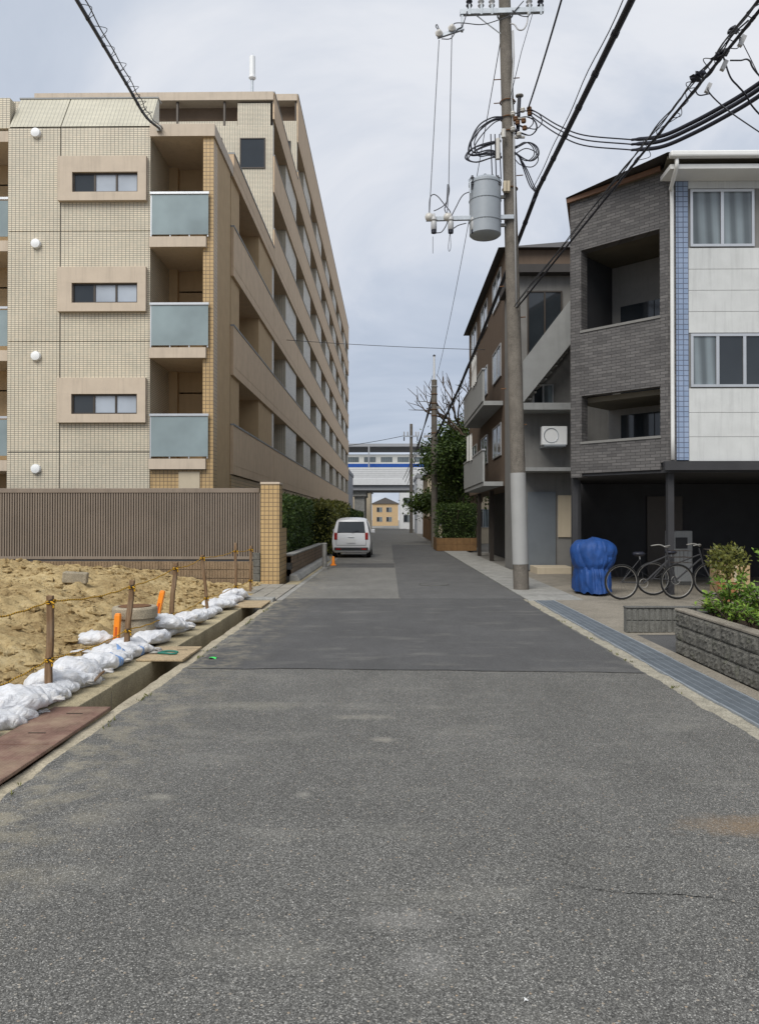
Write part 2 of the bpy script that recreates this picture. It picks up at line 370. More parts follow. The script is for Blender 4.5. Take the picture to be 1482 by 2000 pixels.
M['blue_tarp'] = plain('blue_tarp', (.014, .058, .21), .6, .3, var=.3, scale=5.0, dirt=.35)
M['white_car'] = plain('white_car_paint', (.80, .81, .83), .22, .5, var=.01)
M['tyre'] = plain('tyre_rubber', (.018, .018, .018), .85, .2)
M['red_lens'] = plain('red_lens', (.35, .015, .012), .2, .5)
M['green_tool'] = plain('green_handles', (.02, .16, .12), .4, .4)
M['litter_green'] = plain('green_wrapper', (.05, .62, .12), .35, .4)
M['litter_white'] = plain('white_scrap', (.8, .8, .78), .6, .3)
M['far_white'] = plain('far_white', (.62, .63, .64), .7, .3, var=.06, streak=.1)
M['far_grey'] = plain('far_grey', (.30, .31, .33), .8, .3, var=.06)
M['train'] = plain('train_ivory', (.68, .68, .64), .4, .4, var=.03)
M['train_blue'] = plain('train_blue', (.02, .085, .36), .35, .4)
M['wood_fence'] = plain('orange_brown_wood', (.19, .11, .05), .8, .2, var=.25, scale=6)
M['clod'] = M['dirt']
M['cardboard'] = plain('cardboard', (.42, .30, .17), .85, .2)
M['paver'] = concrete('paver_grey', (.30, .28, .24), .3, 2.5)
def m_plate():
    m, nt, b = newmat('rusty_checker_plate', .8, .3, .15); p = pos(nt)
    cc = ramp(nt, nz(nt, p, 5.0, 8.0, .7), [(.3, (.115, .065, .05)), (.55, (.205, .12, .092)), (.75, (.29, .20, .155))])
    w1 = nd(nt, 'ShaderNodeTexVoronoi', {'Vector': scaled(nt, p, (1, 1, 1)), 'Scale': 38.0, 'Randomness': .15})
    cc = mixc(nt, mth(nt, 'MULTIPLY', ramp(nt, w1.outputs['Distance'], [(.15, 1.0), (.4, 0.0)]), .45), cc, (.32, .23, .18))
    cc = mixc(nt, mth(nt, 'MULTIPLY', ramp(nt, nz(nt, p, 2.3, 8.0, .7), [(.46, 0.0), (.72, 1.0)]), .6), cc, (.38, .30, .2))
    setc(nt, b, cc); bump(nt, b, w1.outputs['Distance'], .6, .004); return m
M['plate'] = m_plate()
M['cover'] = concrete('cover_concrete', (.40, .31, .195), .3, 5.0)
def m_wood(name, a, c):
    m, nt, b = newmat(name, .85, .2); p = obj_co(nt)
    g = nz(nt, scaled(nt, p, (26, 26, 1.6)), 2.0, 7.0, .65, .6)
    cc = ramp(nt, g, [(.3, a), (.5, tuple((x+y)/2 for x, y in zip(a, c))), (.72, c)])
    cc = mixc(nt, mth(nt, 'MULTIPLY', ramp(nt, nz(nt, p, 3.0, 5.0), [(.5, 0.0), (.75, 1.0)]), .45), cc, (.30, .27, .23))
    setc(nt, b, cc); bump(nt, b, g, .5, .004); return m
M['stake'] = m_wood('stake_wood', (.105, .06, .032), (.27, .175, .10))
def m_bag(name, stripe):
    m, nt, b = newmat(name, .85, .15); p = obj_co(nt)
    w = nd(nt, 'ShaderNodeTexWave', {'Vector': p, 'Scale': 55.0, 'Distortion': .5}, wave_type='BANDS', bands_direction='X').outputs[1]
    w2 = nd(nt, 'ShaderNodeTexWave', {'Vector': p, 'Scale': 55.0, 'Distortion': .5}, wave_type='BANDS', bands_direction='Y').outputs[1]
    cc = ramp(nt, nz(nt, p, 7.0, 6.0, .6), [(.3, (.58, .59, .615)), (.6, (.75, .76, .785))])
    d = nz(nt, p, 5.0, 8.0, .7)
    cc = mixc(nt, mth(nt, 'MULTIPLY', ramp(nt, d, [(.50, 0.0), (.72, 1.0)]), .5), cc, (.42, .345, .23))
    if stripe:
        s = nd(nt, 'ShaderNodeSeparateXYZ', {0: p}).outputs[0]
        a = mth(nt, 'LESS_THAN', mth(nt, 'ABSOLUTE', mth(nt, 'SUBTRACT', s, .135)), .028)
        a2 = mth(nt, 'LESS_THAN', mth(nt, 'ABSOLUTE', mth(nt, 'SUBTRACT', s, .195)), .018)
        cc = mixc(nt, mth(nt, 'MULTIPLY', mth(nt, 'MAXIMUM', a, a2), .85), cc, (.16, .33, .66))
    setc(nt, b, cc)
    f = nz(nt, scaled(nt, p, (1, 2.5, 1)), 9.0, 5.0, .55, 1.2)
    cr = nd(nt, 'ShaderNodeTexVoronoi', {'Vector': scaled(nt, p, (1.0, 2.0, 1.6)), 'Scale': 9.0}, feature='DISTANCE_TO_EDGE').outputs[0]
    h_ = mth(nt, 'ADD', mth(nt, 'MULTIPLY', f, .8), mth(nt, 'MULTIPLY', mth(nt, 'MINIMUM', cr, .12), 1.1))
    bump(nt, b, mth(nt, 'ADD', h_, mth(nt, 'MULTIPLY', mth(nt, 'ADD', w, w2), .04)), .9, .03); return m
M['bag'] = m_bag('sandbag_weave', False); M['bag_blue'] = m_bag('sandbag_weave_blue', True)
def m_rope():
    m, nt, b = newmat('tiger_rope', .75, .25); uv = nd(nt, 'ShaderNodeTexCoord').outputs['UV']; s = nd(nt, 'ShaderNodeSeparateXYZ', {0: uv})
    ph = mth(nt, 'FRACT', mth(nt, 'ADD', mth(nt, 'MULTIPLY', s.outputs[0], 22.0), s.outputs[1]))
    cc = mixc(nt, mth(nt, 'LESS_THAN', ph, .27), (.55, .30, .02), (.03, .025, .02)); setc(nt, b, cc)
    bump(nt, b, mth(nt, 'PINGPONG', ph, .5), .8, .006); return m
M['rope'] = m_rope()
def m_glass(name, tint, rough=.06, spec=.6, folds=0.0):
    m, nt, b = newmat(name, rough, spec); p = pos(nt)
    cc = ramp(nt, nz(nt, p, .9, 3.0), [(.3, tuple(x*.7 for x in tint)), (.7, tint)])
    if folds:   # shading of net curtain pleats painted into the pane colour
        w = nd(nt, 'ShaderNodeTexWave', {'Vector': scaled(nt, p, (1, 1, .04)), 'Scale': 2.6, 'Distortion': 3.0, 'Detail': 2.0}, wave_type='BANDS', bands_direction='DIAGONAL').outputs[1]
        cc = mixc(nt, 1.0, cc, ramp(nt, w, [(.1, 1-folds), (.9, 1+folds)]), 'MULTIPLY')
    setc(nt, b, cc); return m
M['glass'] = m_glass('window_glass', (.03, .036, .042)); M['glass_grey'] = m_glass('window_glass_curtained', (.17, .20, .215), .10, .6, .35)
M['frosted'] = m_glass('frosted_glass', (.40, .45, .52), .3, .5)
M['balcony_glass'] = m_glass('balcony_panel', (.27, .335, .35), .22, .5)
M['shutter'] = plain('shutter_grey', (.17, .19, .21), .5, .4, .3, var=.06)
def m_leaf(name, a, c, tr=.25):
    m, nt, b = newmat(name, .5, .35); g = nd(nt, 'ShaderNodeNewGeometry')
    cc = ramp(nt, g.outputs['Random Per Island'], [(0, a), (.55, tuple((x+y)/2 for x, y in zip(a, c))), (1, c)])
    setc(nt, b, cc); b.inputs['Subsurface Weight'].default_value = 0
    t = nd(nt, 'ShaderNodeBsdfTranslucent', {'Color': cc}); mx = nd(nt, 'ShaderNodeMixShader', {0: tr, 1: b.outputs[0], 2: t.outputs[0]})
    nt.links.new(mx.outputs[0], nt.nodes['Material Output'].inputs['Surface']); return m
M['leaf_bright'] = m_leaf('shrub_leaf_bright', (.05, .12, .018), (.24, .36, .05))
M['leaf_dark'] = m_leaf('hedge_leaf', (.02, .045, .012), (.09, .135, .03))
M['leaf_tree'] = m_leaf('tree_leaf', (.03, .06, .012), (.13, .19, .035))
M['leaf_olive'] = m_leaf('shrub_leaf_olive', (.07, .085, .02), (.22, .22, .05))
M['bark'] = plain('bark', (.10, .075, .055), .9, .15, var=.3, scale=20)
M['soil'] = plain('planter_soil', (.07, .05, .035), .95, .1, var=.3, scale=14)

# ================================================================== SETTING
# ground: one sheet with the two drain channels cut into it
DL0, DL1 = -2.5, -2.2       # open ditch on the left
DR0, DR1 = 2.665, 3.03      # grated drain on the right
g = MB()
prof = [(-900, -.06), (DL0, -.06), (DL0, -.42), (DL1, -.42), (DL1, -.06), (DR0, -.06), (DR0, -.25), (DR1, -.25), (DR1, -.06), (900, -.06)]
for i in range(len(prof)-1):
    (xa, za), (xb, zb) = prof[i], prof[i+1]; g.quad((xa, -40, za), (xb, -40, zb), (xb, 14.3, zb), (xa, 14.3, za))
g.quad((-900, 14.3, -.06), (900, 14.3, -.06), (900, 2500, -.06), (-900, 2500, -.06))
g.quad((DL0, 14.3, -.42), (DL1, 14.3, -.42), (DL1, 14.3, -.06), (DL0, 14.3, -.06)); g.quad((DR0, 14.3, -.25), (DR1, 14.3, -.25), (DR1, 14.3, -.06), (DR0, 14.3, -.06))
struct(g.build('ground', M['ground'], loc=(0, 0, 0)))

def sheet(name, mat, xl, xr, y0, y1, z, ny, jl=0.0, jr=0.0, jy0=0.0, jy1=0.0, seed=0, nx=24, th=.05, parent=None):
    """asphalt layer with uneven edges and a thickness"""
    b = MB()
    fl = xl if callable(xl) else (lambda y: xl); fr = xr if callable(xr) else (lambda y: xr)
    def fn(u, v):
        x0 = fl(y0+(y1-y0)*v); x1 = fr(y0+(y1-y0)*v); x = x0+(x1-x0)*u
        ya = (y0(x) if callable(y0) else y0); yb = (y1(x) if callable(y1) else y1)
        y = ya+(yb-ya)*v
        n1 = (fbm(y*2.3, seed+.5, 0, 6)+.5*fbm(y*11, seed+4.5, 0, 3))*jl; n2 = (fbm(y*2.3, seed+9.5, 0, 6)+.5*fbm(y*11, seed+7.5, 0, 3))*jr
        x += n1*(1-u)**8 + n2*u**8
        y += fbm(x*2.7, seed+3.3, 0, 4)*(jy0*(1-v)**12 + jy1*v**12)
        return (x, y, z)
    b.grid(fn, nx, ny)
    # skirt
    n = nx+1; rim = [i for i in range(n)] + [j*n+nx for j in range(1, ny+1)] + [ny*n+i for i in range(nx-1, -1, -1)] + [j*n for j in range(ny-1, 0, -1)]
    base = len(b.v)
    for i in rim: p = b.v[i]; b.v.append(Vector((p.x, p.y, p.z-th)))
    for k in range(len(rim)): k2 = (k+1) % len(rim); b.f.append((rim[k], base+k, base+k2, rim[k2]))
    return b.build(name, mat, parent, loc=None if parent else (0, 0, 0))
_y0 = lambda x: -6.0
road = struct(sheet('road', M['asphalt'], -2.08, 2.5, -6.0, 15.0, 0.0, 620, .028, .026, seed=1, nx=26, th=.1))
struct(sheet('road_base', M['asphalt_mid'], -2.08, 2.5, 15.0, 60.0, -.002, 60, .03, .04, seed=2, nx=10, th=.1))
pe = lambda x: 7.72 - .02*(x+2) - .022*max(0, x)**1.6
b = MB()
def pf(u, v):
    x = -1.99 + (2.47+1.99)*u; y = pe(x) + (14.55 - pe(x))*v
    y += fbm(x*1.6, 3.3, 0, 4)*.035*(1-v)**20 + fbm(x*2.2, 8.3, 0, 3)*.02*v**20
    x += (fbm(y*2.5, 1.5, 0, 4)*.05 - .06*ss((9.0-y)/1.3))*(1-u)**10 + fbm(y*2.5, 6.5, 0, 4)*.03*u**10
    return (x, y, .006)
b.grid(pf, 40, 90); struct(b.build('road_patch', M['asphalt_new'], loc=(0, 0, 0)))
struct(sheet('road_lane_worn', M['asphalt_old'], -2.04, lambda y: .17 - .002*(y-14), 14.62, 27.0, .005, 60, .02, .008, 0, .02, seed=5, th=.01))
struct(sheet('road_lane_grey', M['asphalt_mid'], lambda y: .20 - .002*(y-14), 2.52, 14.6, 46.0, .0045, 80, .008, .05, .02, 0, seed=6, th=.01))
struct(sheet('road_band_dark', M['asphalt_new'], -2.0, .13, 24.0, 26.2, .010, 8, .02, .008, .03, .03, seed=8, th=.01))
struct(sheet('road_lane_far', M['asphalt_old'], -2.04, lambda y: .14 - .002*(y-14), 27.04, 46.0, .005, 40, .02, .01, .02, 0, seed=15, th=.01))
struct(sheet('road_far', M['asphalt_old'], -2.6, 2.6, 46.05, 190.0, .005, 30, seed=9, th=.03))
# long thin crack in the near asphalt (a part of the road)
b = MB(); pts = []
for i in range(60):
    t = i/59; p = PZ(1105 + 385*t, 1727 + 44*t + 5*math.sin(t*7), 0.0)
    pts.append(Vector((p.x + .006*fbm(i*.37, 2.2), p.y + .010*fbm(i*.41, 7.1), .0025)))
for i in range(59):
    w = .0026*(.35 + 1.6*abs(noise.noise(Vector((i*.31, 4.4, 0))))) * (.35+.65*math.sin(math.pi*min(1, (i+3)/62)))
    a, c = pts[i], pts[i+1]; b.quad((a.x, a.y-w, a.z), (c.x, c.y-w, c.z), (c.x, c.y+w, c.z), (a.x, a.y+w, a.z))
b.build('crack', plain('crack_dark', (.012, .012, .012), .95, .1), road)
# seam between old lane and grey lane is a real gap; a round manhole cover set in the grey lane
mh = thing('manhole_cover', 'flat round iron manhole cover set flush in the far grey lane', 'manhole cover', (1.0, 17.7, .006))
MB().lathe((1.0, 17.7, .006), [(.33, 0), (.33, .006), (.30, .009), (0.001, .009)], 28).build('lid', M['asphalt_mid'], mh)
MB().ring((1.0, 17.7, .010), .335, .012, n=28, k=4).build('rim', M['concrete_dark'], mh)

# left side: concrete lip of the road, ditch walls
b = MB()
def lipf(u, v):
    y = -6 + 20.2*v; x = DL1 + (.26)*u
    return (x + (.012*fbm(y*2, 5.5) if u < .02 else 0), y, -.008 + .012*fbm(x*5, y*2.5, 1.1) - .006*u)
b.grid(lipf, 5, 180)
b.box(DL1+.002, DL1+.1, -6, 14.2, -.41, -.06)
struct(b.build('ditch_lip', M['concrete_lip'], loc=(0, 0, 0)))
# rear wall of the ditch: cast segments with joints
for i in range(11):
    y0 = -2.0 + i*1.48; y1 = y0 + 1.47
    if y1 > 14.25: y1 = 14.25
    if y0 >= y1: break
    bb = MB().box(-2.76, DL0+.004, y0, y1, -.415, .012 + .006*math.sin(i*2.1))
    struct(bb.build('ditch_wall', M['concrete'], loc=(-2.63, (y0+y1)/2, -.415), bevel=.008))
b = MB().grid(lambda u, v: (DL0+.01 + .28*u, -6+20*v, -.40 + .03*fbm(u*3, v*30, .4)), 6, 160); struct(b.build('ditch_bed', M['dirt'], loc=(0, 0, 0)))

# dug-over building plot on the left
def H(x, y):
    d = -2.74 - x
    h = .02 + .16*ss(d/1.1) + .20*ss((d-.9)/2.2)*ss((y-5)/5) + .10*ss((y-12)/5)*ss(d/1.5)
    h += .34*math.exp(-(((x+8.6)/2.0)**2 + ((y-15.2)/1.6)**2)) + .20*math.exp(-(((x+5.2)/.8)**2 + ((y-13.6)/1.0)**2)) - .14*math.exp(-(((x+3.9)/1.0)**2 + ((y-16.8)/1.3)**2))
    h += .16*math.exp(-(((x+5.6)/1.2)**2 + ((y-10.8)/.9)**2)) + .22*math.exp(-(((x+10.5)/1.6)**2 + ((y-13)/1.2)**2))
    h -= .20*math.exp(-(((x+3.5)/.75)**2 + ((y-9.2)/1.3)**2)) + .12*math.exp(-(((x+3.5)/.7)**2 + ((y-6.5)/1.5)**2))
    h -= .17*ss((y-13.5)/3.5)*ss(d/1.0)
    k = ss(d/.35)
    h += k*(.10*fbm(x*.9, y*.9, 2.0, 5) + .085*abs(fbm(x*2.3, y*2.3, 5.0, 4)) + .036*fbm(x*6.0, y*6.0, 1.0, 3) + .045*abs(fbm(x*13, y*13, 9.0, 3)))
    return max(h, .0)
b = MB(); xs0, xs1, ys0, ys1 = -24.0, -2.72, 3.0, 17.72
def tf(u, v):
    x = xs1 + (xs0-xs1)*(u**1.7); y = ys0 + (ys1-ys0)*v; return (x, y, H(x, y))
b.grid(tf, 330, 420)
for i, f in enumerate(b.f): b.f[i] = f[::-1]
soil = struct(b.build('bare_soil', M['dirt'], loc=(0, 0, 0), smooth=True))
b = MB()
for i in range(4200):
    x = -2.95 - rnd.random()**1.5*10; y = 4.2 + rnd.random()*13.2; r = .010 + .055*rnd.random()**3.5
    b.lump((x, y, H(x, y)+r*.25), (r*1.25, r, r*.7), i, 6, 4, .95)
stuff(tag(b.build('soil_clods', M['dirt'], loc=(0, 0, 0)), 'loose dry clods scattered over the dug plot', 'soil'))

# right side: rough concrete strip, drain edge, driveway
b = MB().grid(lambda u, v: (2.40 + .262*u, -6+20.6*v, -.012 + .014*fbm(u*2.5, v*60, 3.3) + .006*u), 8, 260)
struct(b.build('drain_edge_rough', M['concrete_rough'], loc=(0, 0, 0)))
b = MB().box(DR1+.004, 3.19, -6, 10.1, -.06, .012).box(DR1+.004, 3.09, 10.1, 14.25, -.06, .010); struct(b.build('drain_edge', M['concrete_drive'], loc=(0, 0, 0), bevel=.006))
b = MB().grid(lambda u, v: (3.094 + 10*u, 10.02 + 13*v, .006 + .02*ss(u*6) + .004*fbm(u*20, v*20, 1)), 30, 40); struct(b.build('driveway', M['concrete_drive'], loc=(0, 0, 0)))
b = MB().grid(lambda u, v: (3.19 + .55*u, 8.60 + 1.44*v, .004), 6, 10); struct(b.build('driveway_asphalt', M['asphalt_new'], loc=(0, 0, 0)))
b = MB().box(2.56, 3.6, 14.3, 46, -.05, .012); struct(b.build('pavement', M['concrete_grey'], loc=(0, 0, 0), bevel=.01))

# left far side: paving slabs in front of the gate pillar, then a gutter strip
for i in range(3):
    for j in range(3):
        x0 = -3.02 + i*.30; y0 = 14.38 + j*1.06
        if i == 0 and j == 0: continue
        z = .03 - .004*i + rnd.uniform(-.004, .004)
        struct(MB().box(x0, x0+.292, y0, y0+1.05, -.05, z).build('paving_slab', M['paver'], loc=(x0+.146, y0+.5, -.05), bevel=.006))
b = MB().box(-2.115, -2.0, 14.3, 46, -.05, .009); b2 = MB().box(-2.42, -2.12, 17.62, 46, -.05, .016)
struct(b.build('gutter_strip', M['concrete_grey'], loc=(0, 0, 0))); struct(b2.build('kerb_strip', M['concrete'], loc=(0, 0, 0), bevel=.012))

# ------------------------------------------------------------------ drain gratings on the right
gm = MB(); Lg = 1.995
nb = 160
for i in range(nb):
    y = .012 + (Lg-.024)*i/(nb-1); gm.box(.02, .345, y-.0028, y+.0028, -.025, -.002)
gme = gm.mesh('bars', M['grate'], Vector((0,0,0)))
gf = MB().box(0, .018, 0, Lg, -.04, .004).box(.347, .365, 0, Lg, -.04, .004).mesh('frame', M['grate_frame'], Vector((0,0,0)))
gr = MB()
for x in (.10, .18, .265): gr.box(x-.002, x+.002, .008, Lg-.008, -.02, .0005)
grm = gr.mesh('rods', M['grate_frame'], Vector((0,0,0)))
gu = MB().box(.005, .36, .002, Lg-.002, -.235, -.225).mesh('x', M['concrete_dark'], Vector((0,0,0)))
ng = 7
for k in range(ng):
    y = .30 + k*2.0; dz = rnd.uniform(-.003, .003)
    t = thing('drain_grating', '%s steel drain grating panel along the right road edge, counted from the near end' % ORD[k], 'drain grating', (DR0, y, .006+dz), 'drain gratings along the right edge')
    stuff(inst('bars', gme, (DR0, y, .006+dz), t)); inst('frame', gf, (DR0, y, .006+dz), t)
    for x in (0,): inst('rods', grm, (DR0, y, .006+dz), t)

# ------------------------------------------------------------------ covers over the left ditch
def cover(name, label, y0, y1, x0, x1, z, mat, slots=(), tilt=0.0):
    t = thing(name, label, 'ditch cover', ((x0+x1)/2, (y0+y1)/2, z), 'covers over the open ditch')
    MB().box(x0, x1, y0, y1, z, z+.022).build('plate', mat, t, bevel=.003)
    for (sx, sy) in slots: MB().box(sx-.06, sx+.06, sy-.006, sy+.006, z+.0225, z+.025).build('handle_slot', plain('slot_dark', (.02, .015, .012)), t)
    return t
cover('steel_cover', 'rusty red steel plate over the ditch nearest the camera', 2.2, 4.98, -2.63, -2.185, .013, M['plate'], ((-2.42, 4.6),))
cover('steel_cover', 'rusty red steel plate whose far end meets the open ditch', 4.99, 6.0, -2.63, -2.185, .014, M['plate'], ((-2.42, 5.25), (-2.38, 5.78)))
cover('concrete_cover', 'sandy ditch cover with green-handled cutters lying on it', 8.02, 8.85, -2.66, -2.17, .016, M['cover'], ((-2.33, 8.6),))
cover('concrete_cover', 'sandy ditch cover at the far end beside the last sandbags', 12.9, 13.9, -2.66, -2.16, .016, M['cover'])
struct(MB().box(-2.9, -2.14, 14.02, 14.36, -.3, .06).build('ditch_end_block', M['concrete_grey'], loc=(-2.5, 14.2, -.3), bevel=.02))

# ------------------------------------------------------------------ boundary wall of brown ribbed blocks, bronze fence on top
def ribbed_block(w, h, d, mat, ribs=5, name='block'):
    m_ = MB().box(0, w, .012, d, 0, h)
    for k in range(ribs):
        a = w*(k+.12)/ribs; m_.box(a, a+w*.62/ribs, 0, .0125, .006, h-.006)
    return m_.mesh(name, mat, Vector((0,0,0)))
bw = thing('boundary_wall', 'low brown ribbed block wall behind the dug soil', 'wall', (-9, 17.8, 0))
rb = ribbed_block(.392, .19, .15, M['block_brown'], 6)
for r in range(3):
    for k in range(31):
        x = -15.3 + k*.397 + (0 if r % 2 else .0)
        inst('block', rb, (x, 17.8 + rnd.uniform(-.002, .002), -.06 + r*.2), bw)
MB().box(-15.3, -3.0, 17.83, 17.93, -.1, .535).build('mortar', M['concrete_dark'], bw)
ep = thing('wall_end_post', 'dark rough block post ending the brown wall beside the ochre pillar', 'post', (-3.08, 17.72, 0))
for r in range(5): MB().box(-3.16, -3.0, 17.66, 17.79, -.06+r*.16, .094+r*.16).build('block', M['block_dark'], ep, bevel=.006)
fn = thing('louvre_fence', 'bronze vertical louvre fence standing on the brown block wall', 'fence', (-9, 17.9, .55))
b = MB()
for k in range(205):
    x = -15.2 + k*.0595
    b.box(x, x+.036, 17.865, 17.90, .64, 2.13)
stuff(b.build('slats', M['fence_brown'], fn))
MB().box(-15.25, -3.05, 17.85, 17.93, 2.13, 2.235).build('top_rail', M['fence_brown'], fn, bevel=.004)
MB().box(-15.25, -3.05, 17.855, 17.925, .575, .64).build('bottom_rail', M['fence_brown'], fn, bevel=.004)
MB().box(-15.2, -3.06, 17.87, 17.91, .536, .574).build('shadow_gap_strip', M['charcoal'], fn)  # dark strip standing in for the shade in the gap below the rail
MB().box(-15.2, -3.06, 17.905, 17.915, .64, 2.13).build('backing_sheet', M['bronze'], fn)
for k in range(7): MB().box(-15.1+k*1.98, -15.04+k*1.98, 17.92, 17.98, .5, 2.2).build('post', M['bronze'], fn)

# gate pillar of ochre mosaic tile with a return wall
pl = thing('gate_pillar', 'ochre mosaic tile gate pillar at the roadside end of the fence', 'pillar', (-2.78, 17.9, 0))
MB().box(-2.985, -2.56, 17.7, 18.2, -.05, 2.32).build('shaft', M['tile_ochre'], pl)
MB().box(-3.0, -2.545, 17.685, 18.215, 2.32, 2.37).build('cap', M['beige'], pl, bevel=.006)
MB().box(-2.70, -2.565, 18.21, 19.0, -.05, 1.3).build('return_wall', M['tile_ochre'], pl)
pw = thing('planter_wall', 'low brown tiled planter wall along the left kerb beyond the pillar', 'wall', (-2.55, 22, 0))
for k in range(22):
    for r in range(3):
        y = 19.05 + k*.41 + .2*(r % 2)
        MB().box(-2.62, -2.44 + rnd.uniform(-.004, .004), y, y+.402, .10+r*.165, .26+r*.165).build('tile_block', M['tile_brown'], pw) if r < 3 else None
MB().box(-2.61, -2.46, 19.05, 28.2, -.05, .575).build('core', M['concrete_dark'], pw)
MB().box(-2.66, -2.42, 19.0, 28.3, .60, .64).build('coping', M['concrete_grey'], pw, bevel=.006)
b = MB().ext([(-2.44, 18.6, -.04), (-2.18, 18.6, -.04), (-2.19, 18.6, .05), (-2.26, 18.6, .15), (-2.44, 18.6, .17)], (0, 9.6, 0))
struct(b.build('kerb_upstand', M['concrete_grey'], loc=(-2.3, 23, -.04), bevel=.02))

# steel bollard by the kerb
bo = thing('bollard', 'short grey steel bollard on the kerb beside the planter wall', 'bollard', (-1.98, 23.2, 0))
MB().box(-2.07, -1.89, 23.1, 23.28, 0, .06).build('foot', M['steel_rusty'], bo, bevel=.01); MB().cyl((-1.98, 23.19, .06), (-1.98, 23.19, .75), .075, .075, 14).build('tube', M['steel_rusty'], bo, smooth=True, sharp=40)
MB().lathe((-1.98, 23.19, .75), [(.08, 0), (.08, .03), (.05, .05), (.001, .055)], 14).build('cap', M['steel_rusty'], bo, smooth=True, sharp=40)
ob = thing('marker_cone', 'tiny orange marker standing on the kerb behind the bollard', 'marker', (-1.85, 25.0, 0))
MB().lathe((-1.85, 25.0, .01), [(.10, 0), (.10, .03), (.06, .04), (.035, .28), (.02, .30), (.001, .30)], 12).build('body', M['orange'], ob, smooth=True, sharp=40)

# ================================================================== APARTMENT BUILDING
FY = 19.9                                # front plane
SX = -4.6                                # road-side plane
FL = [3.08 + 2.89*k for k in range(-1, 8)]
ap = thing('apartment_building', 'pale mosaic tiled stepped apartment block with beige galleries behind the bronze fence', 'building', (-9, 24, 0))
def bx(name, mat, *d, bevel=0): return MB().box(*d).build(name, mat, ap, bevel=bevel)
def window(parent, name, x0, x1, y, z0, z1, panes, fm, axis='y', depth=.06, fw=.04, sign=-1):
    """window set in a plane; axis 'y' faces -y, axis 'x' faces the road (+x for the left building, -x for the right)"""
    f = MB(); ps = []
    n = len(panes); w = (x1-x0)/n
    def B(m_, a0, a1, d0, d1, c0, c1):
        if axis == 'y': m_.box(a0, a1, y+min(d0*-sign, d1*-sign), y+max(d0*-sign, d1*-sign), c0, c1)
        else: m_.box(y+min(d0*-sign, d1*-sign), y+max(d0*-sign, d1*-sign), a0, a1, c0, c1)
    B(f, x0, x1, 0, depth, z0, z0+fw); B(f, x0, x1, 0, depth, z1-fw, z1)
    B(f, x0, x0+fw, .002, depth-.002, z0+fw, z1-fw); B(f, x1-fw, x1, .002, depth-.002, z0+fw, z1-fw)
    for k in range(1, n): B(f, x0+w*k-fw*.6, x0+w*k+fw*.6, .004, depth-.004, z0+fw, z1-fw)
    fo = f.build(name, fm, parent)
    for k, pm in enumerate(panes):
        m_ = MB(); B(m_, x0+w*k+fw*.7, x0+w*(k+1)-fw*.7, depth*.45, depth*.6, z0+fw*.8, z1-fw*.8); m_.build('pane', pm, fo)
    return fo
# front tile wall in panels with open joints
ZB = [-.05, 3.265, 6.155, 9.045, 11.775]
bx('backing', M['concrete_dark'], -9.95, -6.30, FY+.03, FY+.3, 0, 11.75)
for i in range(4):
    z0, z1 = ZB[i]+.012, ZB[i+1]-.012
    for (x0, x1) in ((-9.97, -8.632), (-8.608, -6.26)):
        bx('wall_panel', M['tile_pale'], x0, x1, FY, FY+.05, z0, z1)
bx('wall_return', M['tile_pale'], -10.0, -9.972, FY+.002, FY+1.4, 0, 11.76); bx('wall_return', M['tile_pale'], -6.298, -6.262, FY+.06, FY+1.9, 0, 11.76)
# sloping upper band
for (x0, x1) in ((-9.97, -8.632), (-8.608, -6.26)):
    MB().ext([(x0, FY, 11.80), (x0, FY+.62, 12.86), (x0, FY+.75, 12.86), (x0, FY+.75, 11.80)], (x1-x0, 0, 0)).build('sloping_panel', M['tile_roof'], ap)
bx('ridge_cap', M['grey_light'], -10.0, -6.24, FY+.60, FY+.9, 12.862, 12.90)
for v_ in (261, 477, 696, 916):
    p = P(72, v_, FY)
    rot = Matrix.Rotation(R(90), 3, 'X')
    MB().lathe((p.x, FY-.001, p.z), [(.125, 0), (.125, .06), (.115, .085), (.06, .10), (.001, .102)], 20, rot).build('vent_cover', M['white_plastic'], ap, smooth=True, sharp=50)
# window surrounds on the front
for k in range(3):
    z0 = 9.80 - 2.89*k; z1 = z0+1.16; x0, x1 = -8.64, -6.33
    wx0, wx1, wz0, wz1 = -8.26, -6.55, z0+.22, z0+.74
    m_ = MB().box(x0, x1, FY-.14, FY-.001, wz1, z1).box(x0, x1, FY-.14, FY-.001, z0, wz0).box(x0, wx0, FY-.139, FY-.001, wz0, wz1).box(wx1, x1, FY-.139, FY-.001, wz0, wz1)
    so = m_.build('window_surround', M['beige'], ap)
    window(so, 'window', wx0, wx1, FY-.07, wz0, wz1, [M['glass'], M['frosted'], M['frosted']], M['bronze'])
# left recessed balcony stack, mostly outside the frame
bx('recess_wall', M['tan'], -14.5, -10.0, FY+1.42, FY+1.7, 0, 12.0)
for k, f in enumerate(FL[:5]):
    if k: bx('balcony_slab', M['beige'], -14.4, -10.003, FY+.08, FY+1.41, f-.30, f-.02)
    if 0 < k < 4:
        bx('balcony_glass', M['balcony_glass'], -14.3, -10.06, FY+.12, FY+.135, f+.1, f+1.05); MB().box(-14.3, -10.01, FY+.10, FY+.15, f+1.08, f+1.14).build('hand_rail', M['alu'], ap)
        window(ap, 'balcony_window', -13.6, -10.4, FY+1.42, f+.05, f+2.05, [M['glass'], M['glass_grey']], M['bronze'])
bx('parapet', M['tile_pale'], -14.5, -9.975, FY+.78, FY+1.0, 11.5, 12.9); bx('parapet_left', M['tile_pale'], -14.5, -10.01, FY+.10, FY+.4, 11.82, 12.62)
